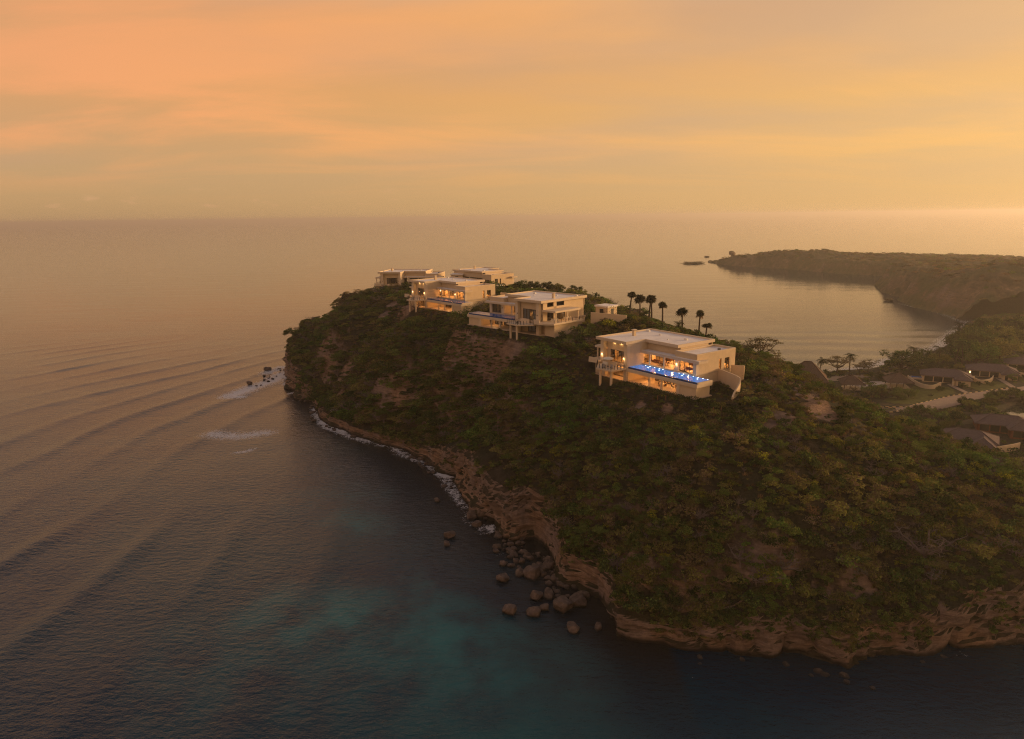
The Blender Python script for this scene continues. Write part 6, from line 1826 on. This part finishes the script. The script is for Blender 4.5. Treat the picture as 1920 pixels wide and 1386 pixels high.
def resort_house(name, label, u, v, rz, w_, d_, h, wingw, lamp=False, wallm=WALL, zg=2.8, roofh=2.6, group='hip roofed resort houses'):
    x, y = xy(u, v, zg); z = h1(x, y); r = empty(name, (x, y, z), rz); tag(r, label, 'house', group)
    b_ = MB(); b_.box(-w_ / 2, w_ / 2, -d_ / 2, d_ / 2, -.5, h); b_.box(w_ / 2 - wingw, w_ / 2 - .3, -d_ / 2 - 4.5, -d_ / 2 + .01, -.5, h - .3); b_.build('wall', wallm, r)
    b_ = MB(); ridges = hip_roof(b_, -w_ / 2, w_ / 2, -d_ / 2, d_ / 2, h, roofh, 1.0); b_.build('roof', SHINGLE, r)
    b2 = MB(); ridges2 = hip_roof(b2, w_ / 2 - wingw, w_ / 2 - .3, -d_ / 2 - 4.5, -d_ / 2 + wingw, h - .3, roofh * .8, .8); b2.build('roof', SHINGLE, r)
    for rd in ridges + ridges2: MB().tube([(p[0], p[1], p[2] + .04) for p in rd], .13, 5).build('ridge', RIDGEM, r)
    for i in range(3):
        a0 = -w_ / 2 + .8 + i * (w_ - wingw - 1.5) / 3; fr = MB().box(a0, a0 + (w_ - wingw) / 3 - .9, -d_ / 2 - .06, -d_ / 2 + .02, .2, h - .5).build('window', FRAME, r); MB().box(a0 + .1, a0 + (w_ - wingw) / 3 - 1.0, -d_ / 2 - .08, -d_ / 2 - .062, .3, h - .6).build('pane', GLASS, fr)
    MB().box(w_ / 2 - wingw + .9, w_ / 2 - wingw + 2.0, -d_ / 2 - 4.56, -d_ / 2 - 4.49, 0, 2.1).build('door', FRAME, r)
    if lamp:
        MB().box(-w_ / 2 + .3, -w_ / 2 + .65, -d_ / 2 - .3, -d_ / 2 - .1, 1.5, 2.3).build('wall_lamp', LAMPM, r)
    return r


HA = math.radians(-28)
resort_house('resort_house', 'grey hip roofed resort house beside the paved terrace', 1772, 712, HA, 19, 10, 3.1, 6)
resort_house('resort_house', 'hip roofed resort house with a glowing wall lamp', 1858, 702, HA, 19, 10, 3.1, 6, True)
resort_house('resort_house', 'hip roofed resort house half out of the picture near the grove', 1925, 690, HA, 18, 10, 3.1, 6)
resort_house('resort_house', 'low grey roofed house just beyond the crest, lowest of the resort houses', 1815, 826, math.radians(-35), 15.5, 9.5, 3.2, 6.5, zg=3)
resort_house('resort_house', 'grey hip roofed house with reddish walls against the lagoon', 1880, 800, math.radians(-25), 17, 9, 3.0, 6, wallm=BRICKR, zg=3)
resort_house('resort_house', 'reddish walled house at the picture edge behind the lowest resort house', 1935, 812, math.radians(-25), 14, 8, 3.0, 5, wallm=BRICKR, zg=3)
# curved garden walls and small pools
def gw(label, pts, z0, z1, th=.35):
    PP = []
    for u, v in pts:
        x, y = xy(u, v, 2.8); g = h1(x, y); PP.append((x, y, g - .5 + z0, g + z1))
    return arc_wall('garden_wall', label, PP, th)


gw('curved cream garden wall in front of the house by the paved terrace', [(1702, 708), (1712, 716), (1728, 724), (1748, 727), (1764, 722)], 0, 2.0)
gw('cream garden wall joining the two hip roofed resort houses', [(1786, 722), (1810, 716), (1826, 712)], 0, 2.1)
gw('curved wall before the house with the glowing lamp', [(1822, 712), (1838, 718), (1856, 716), (1862, 710)], 0, 1.9)
gw('cream garden wall of the house near the grove', [(1886, 706), (1905, 704), (1930, 707)], 0, 2.0)
gw('straight cream parapet in front of the lowest resort house', [(1836, 846), (1868, 842), (1895, 838), (1912, 834)], .0, 2.4)
gw('low pale wall on the slope beside the lowest resort house', [(1730, 800), (1752, 806), (1768, 815)], 0, .8)
for u, v, lb in ((1722, 706, 'small blue plunge pool of the house by the paved terrace'), (1806, 702, 'small blue plunge pool of the house with the glowing lamp')):
    x, y = xy(u, v, 3.2); r = empty('plunge_pool', (x, y, h1(x, y)), HA); tag(r, lb, 'pool'); MB().box(-3.2, 3.2, -1.6, 1.6, -.4, .9).build('pool_wall', TRIM, r); MB().box(-2.9, 2.9, -1.3, 1.3, .905, .93).build('pool_water', POOLW2, r)


# thatched roofs and pavilions
def thatch(name, label, u, v, rz, w_, d_, h, rh, zg=3, posts=True):
    x, y = xy(u, v, zg); z = h1(x, y); r = empty(name, (x, y, z), rz); tag(r, label, 'pavilion')
    b_ = MB(); rd = hip_roof(b_, -w_ / 2, w_ / 2, -d_ / 2, d_ / 2, h, rh, 1.2); b_.build('roof', THATCH, r)
    for q in rd: MB().tube([(p[0], p[1], p[2] + .05) for p in q], .22, 5).build('ridge', pmat('thatch_ridge', (.13, .085, .06), 1, .05), r)
    for a in (-1, -.33, .33, 1):
        for b in (-1, 1): MB().tube([(a * w_ / 2 * .95, b * d_ / 2 * .95, -.5), (a * w_ / 2 * .95, b * d_ / 2 * .95, h)], .16, 7).build('post', BARK, r)
    MB().box(-w_ / 2, w_ / 2, -d_ / 2, d_ / 2, -.5, .25).build('floor', STONE, r)
    return r


thatch('thatched_hall', 'largest steep thatched roof on the landward side of the crest', 1512, 716, math.radians(-20), 15, 12, 4.0, 7.6, 5)
thatch('thatched_hall', 'lower thatched roof behind the largest one', 1466, 700, math.radians(-20), 11, 9, 3.2, 5.0, 6)
thatch('garden_pavilion', 'square thatched pavilion on thin posts, nearer the beach palms', 1596, 724, math.radians(-15), 7.5, 7.5, 2.8, 3.3)
thatch('garden_pavilion', 'square thatched pavilion on thin posts beside the lawn', 1683, 720, math.radians(-15), 8.5, 8.5, 2.8, 3.4)
# footbridge
x, y = xy(1903, 748, 2); fb = empty('footbridge', (x, y, h1(x, y) + .3), math.radians(35)); tag(fb, 'small wooden footbridge at the lagoon edge', 'bridge')
for i in range(14): o = MB().box(-.9, .9, i * .62, i * .62 + .5, .1, .2).build('plank', DEADW, fb)
for s_x in (-1, 1): MB().box(s_x * .95 - .05, s_x * .95 + .05, 0, 8.7, .9, 1.0).build('handrail', DEADW, fb)
# street lamps along the road
for i, (u, v) in enumerate(((1702, 745), (1765, 738), (1835, 745), (1655, 742))):
    pass
# posts on the slope in front of the villa
for i, (u, v) in enumerate(((1233, 750), (1248, 752), (1316, 775), (1337, 775), (1352, 772))):
    p = surf(u, v)
    if p: o = MB().box(-.09, .09, -.09, .09, -.4, 1.25).build('fence_post', pmat('post_wood', (.22, .10, .05), .9)); o.location = p; tag(o, 'short brown wooden post on the slope before the hedge', 'post', 'short wooden posts before the hedge')

# low land planting
lowk = []
r8 = np.random.default_rng(101)
for i in range(24000):
    x = r8.uniform(105, 470); y = r8.uniform(168, 552)
    if x / y > .95: continue
    lowk.append((x, y))
lw = np.array(lowk); lz = hz(lw[:, 0], lw[:, 1]); ld = hd(lw[:, 0], lw[:, 1])
ok = (lz < 16) & (ld > 7) & (polydist(lw[:, 0], lw[:, 1], ROAD_PTS) > 7.5) & (polydist(lw[:, 0], lw[:, 1], PATH1) > 2.6) & (polydist(lw[:, 0], lw[:, 1], PATH2) > 2.6)
for o in list(col.objects):
    if o.get('category') in ('house', 'pavilion', 'pool') and o.parent is None and o.location.x > 100: ok &= np.hypot(lw[:, 0] - o.location.x, lw[:, 1] - o.location.y) > (12.5 if o['category'] == 'house' else 8)
for ob in list(col.objects):
    if ob.name.startswith('lawn'):
        co = np.empty(len(ob.data.vertices) * 3); ob.data.vertices.foreach_get('co', co); co = co.reshape(-1, 3)
        used = np.unique(np.concatenate([p.vertices[:] for p in ob.data.polygons])) if len(ob.data.polygons) else []
        c_ = co[used]
        if len(c_):
            for i in range(len(lw)):
                if ok[i] and np.min((c_[:, 0] - lw[i, 0]) ** 2 + (c_[:, 1] - lw[i, 1]) ** 2) < 2.2: ok[i] = r8.random() < .02
for Lg in (LAG, LAG2): ok &= ~inside(lw[:, 0], lw[:, 1], np.array(Lg)); ok &= polydist(lw[:, 0], lw[:, 1], list(Lg) + [Lg[0]]) > 1.5
ok &= r8.random(len(lw)) < np.clip(.55 + .7 * fbm(lw[:, 0] / 14, lw[:, 1] / 14, 3, 66), .1, 1)
lw = lw[ok]; lz = lz[ok]; n_ = len(lw); kk = r8.choice([0, 1, 2, 3, 4], n_, p=[.27, .25, .25, .05, .18])
scatter_gn('garden_undergrowth', 'mixed green shrubbery over the low resort ground', np.stack([lw[:, 0], lw[:, 1], lz - .1], 1), r8.lognormal(.15, .5, n_).clip(.5, 3.2), r8.uniform(0, 6.28, n_), kk * 3 + r8.integers(0, 3, n_), meshes_all)
r9 = np.random.default_rng(404)
def gtree(u, v, s, label, group):
    x, y = xy(u, v, 2.8)
    for ob in HOUSES:
        if math.hypot(ob[0] - x, ob[1] - y) < ob[2]: return
    if polydist(np.array([x]), np.array([y]), ROAD_PTS)[0] < 6.0 or h1(x, y) > 12: return
    k = r9.random()
    if k < .18: add_palm('garden_palm', label.replace('leafy shrub tree', 'young palm'), x, y, h1(x, y), s * 1.1, int(r9.integers(0, 9)), group.replace('leafy shrub trees', 'young palms'), 2.3, .14, 'coco')
    else: add_tree(['dense', 'dense2', 'dense3', 'layer2'][int(r9.integers(0, 4))], 'garden_tree', label, x, y, h1(x, y) - s * .12, s, group)
HOUSES = [(o.location.x, o.location.y, 11.5 if o['category'] == 'house' else 7.0) for o in col.objects if o.parent is None and o.get('category') in ('house', 'pavilion', 'pool') and o.location.x > 100]
for cnt, (u0, u1, v0, v1), (s0, s1), lb, gp in (
    (26, (1622, 1712, 733, 746), (2.2, 4.0), 'leafy shrub tree in the belt between the pavilions and the road', 'leafy shrub trees between pavilions and road'),
    (30, (1690, 1800, 776, 806), (2.2, 4.2), 'leafy shrub tree between the road and the lowest resort house', 'leafy shrub trees below the road'),
    (18, (1800, 1868, 754, 782), (2.0, 3.8), 'leafy shrub tree between the road and the lagoon', 'leafy shrub trees by the lagoon'),
    (16, (1845, 1925, 736, 750), (2.4, 3.8), 'leafy shrub tree along the far side of the road', 'leafy shrub trees along the far road'),
    (14, (1555, 1620, 726, 752), (2.0, 3.6), 'leafy shrub tree below the first pavilion', 'leafy shrub trees below the first pavilion'),
    (16, (1730, 1905, 688, 700), (3.0, 5.5), 'leafy shrub tree behind the hip roofed houses', 'leafy shrub trees behind the houses'),
    (10, (1895, 1935, 700, 716), (2.0, 3.6), 'leafy shrub tree on the lawn near the grove house', 'leafy shrub trees near the grove house'),
    (12, (1640, 1760, 702, 712), (2.0, 3.4), 'leafy shrub tree behind the beach strip', 'leafy shrub trees behind the beach')):
    for _ in range(cnt): gtree(r9.uniform(u0, u1), r9.uniform(v0, v1), r9.uniform(s0, s1), lb, gp)
for i, (u, v, s) in enumerate(((1762, 733, 1.9), (1745, 742, 1.1), (1805, 726, 1.7), (1790, 712, 1.3), (1835, 722, 1.4), (1860, 724, 1.3), (1880, 745, 2.2), (1862, 748, 2.6), (1900, 740, 2.2), (1850, 720, 1.2))):
    x, y = xy(u, v, 2.8); add_tree('dense', 'garden_tree', 'small clipped dark tree on the resort lawns', x, y, h1(x, y), s * 1.3, 'small trees on the resort lawns')
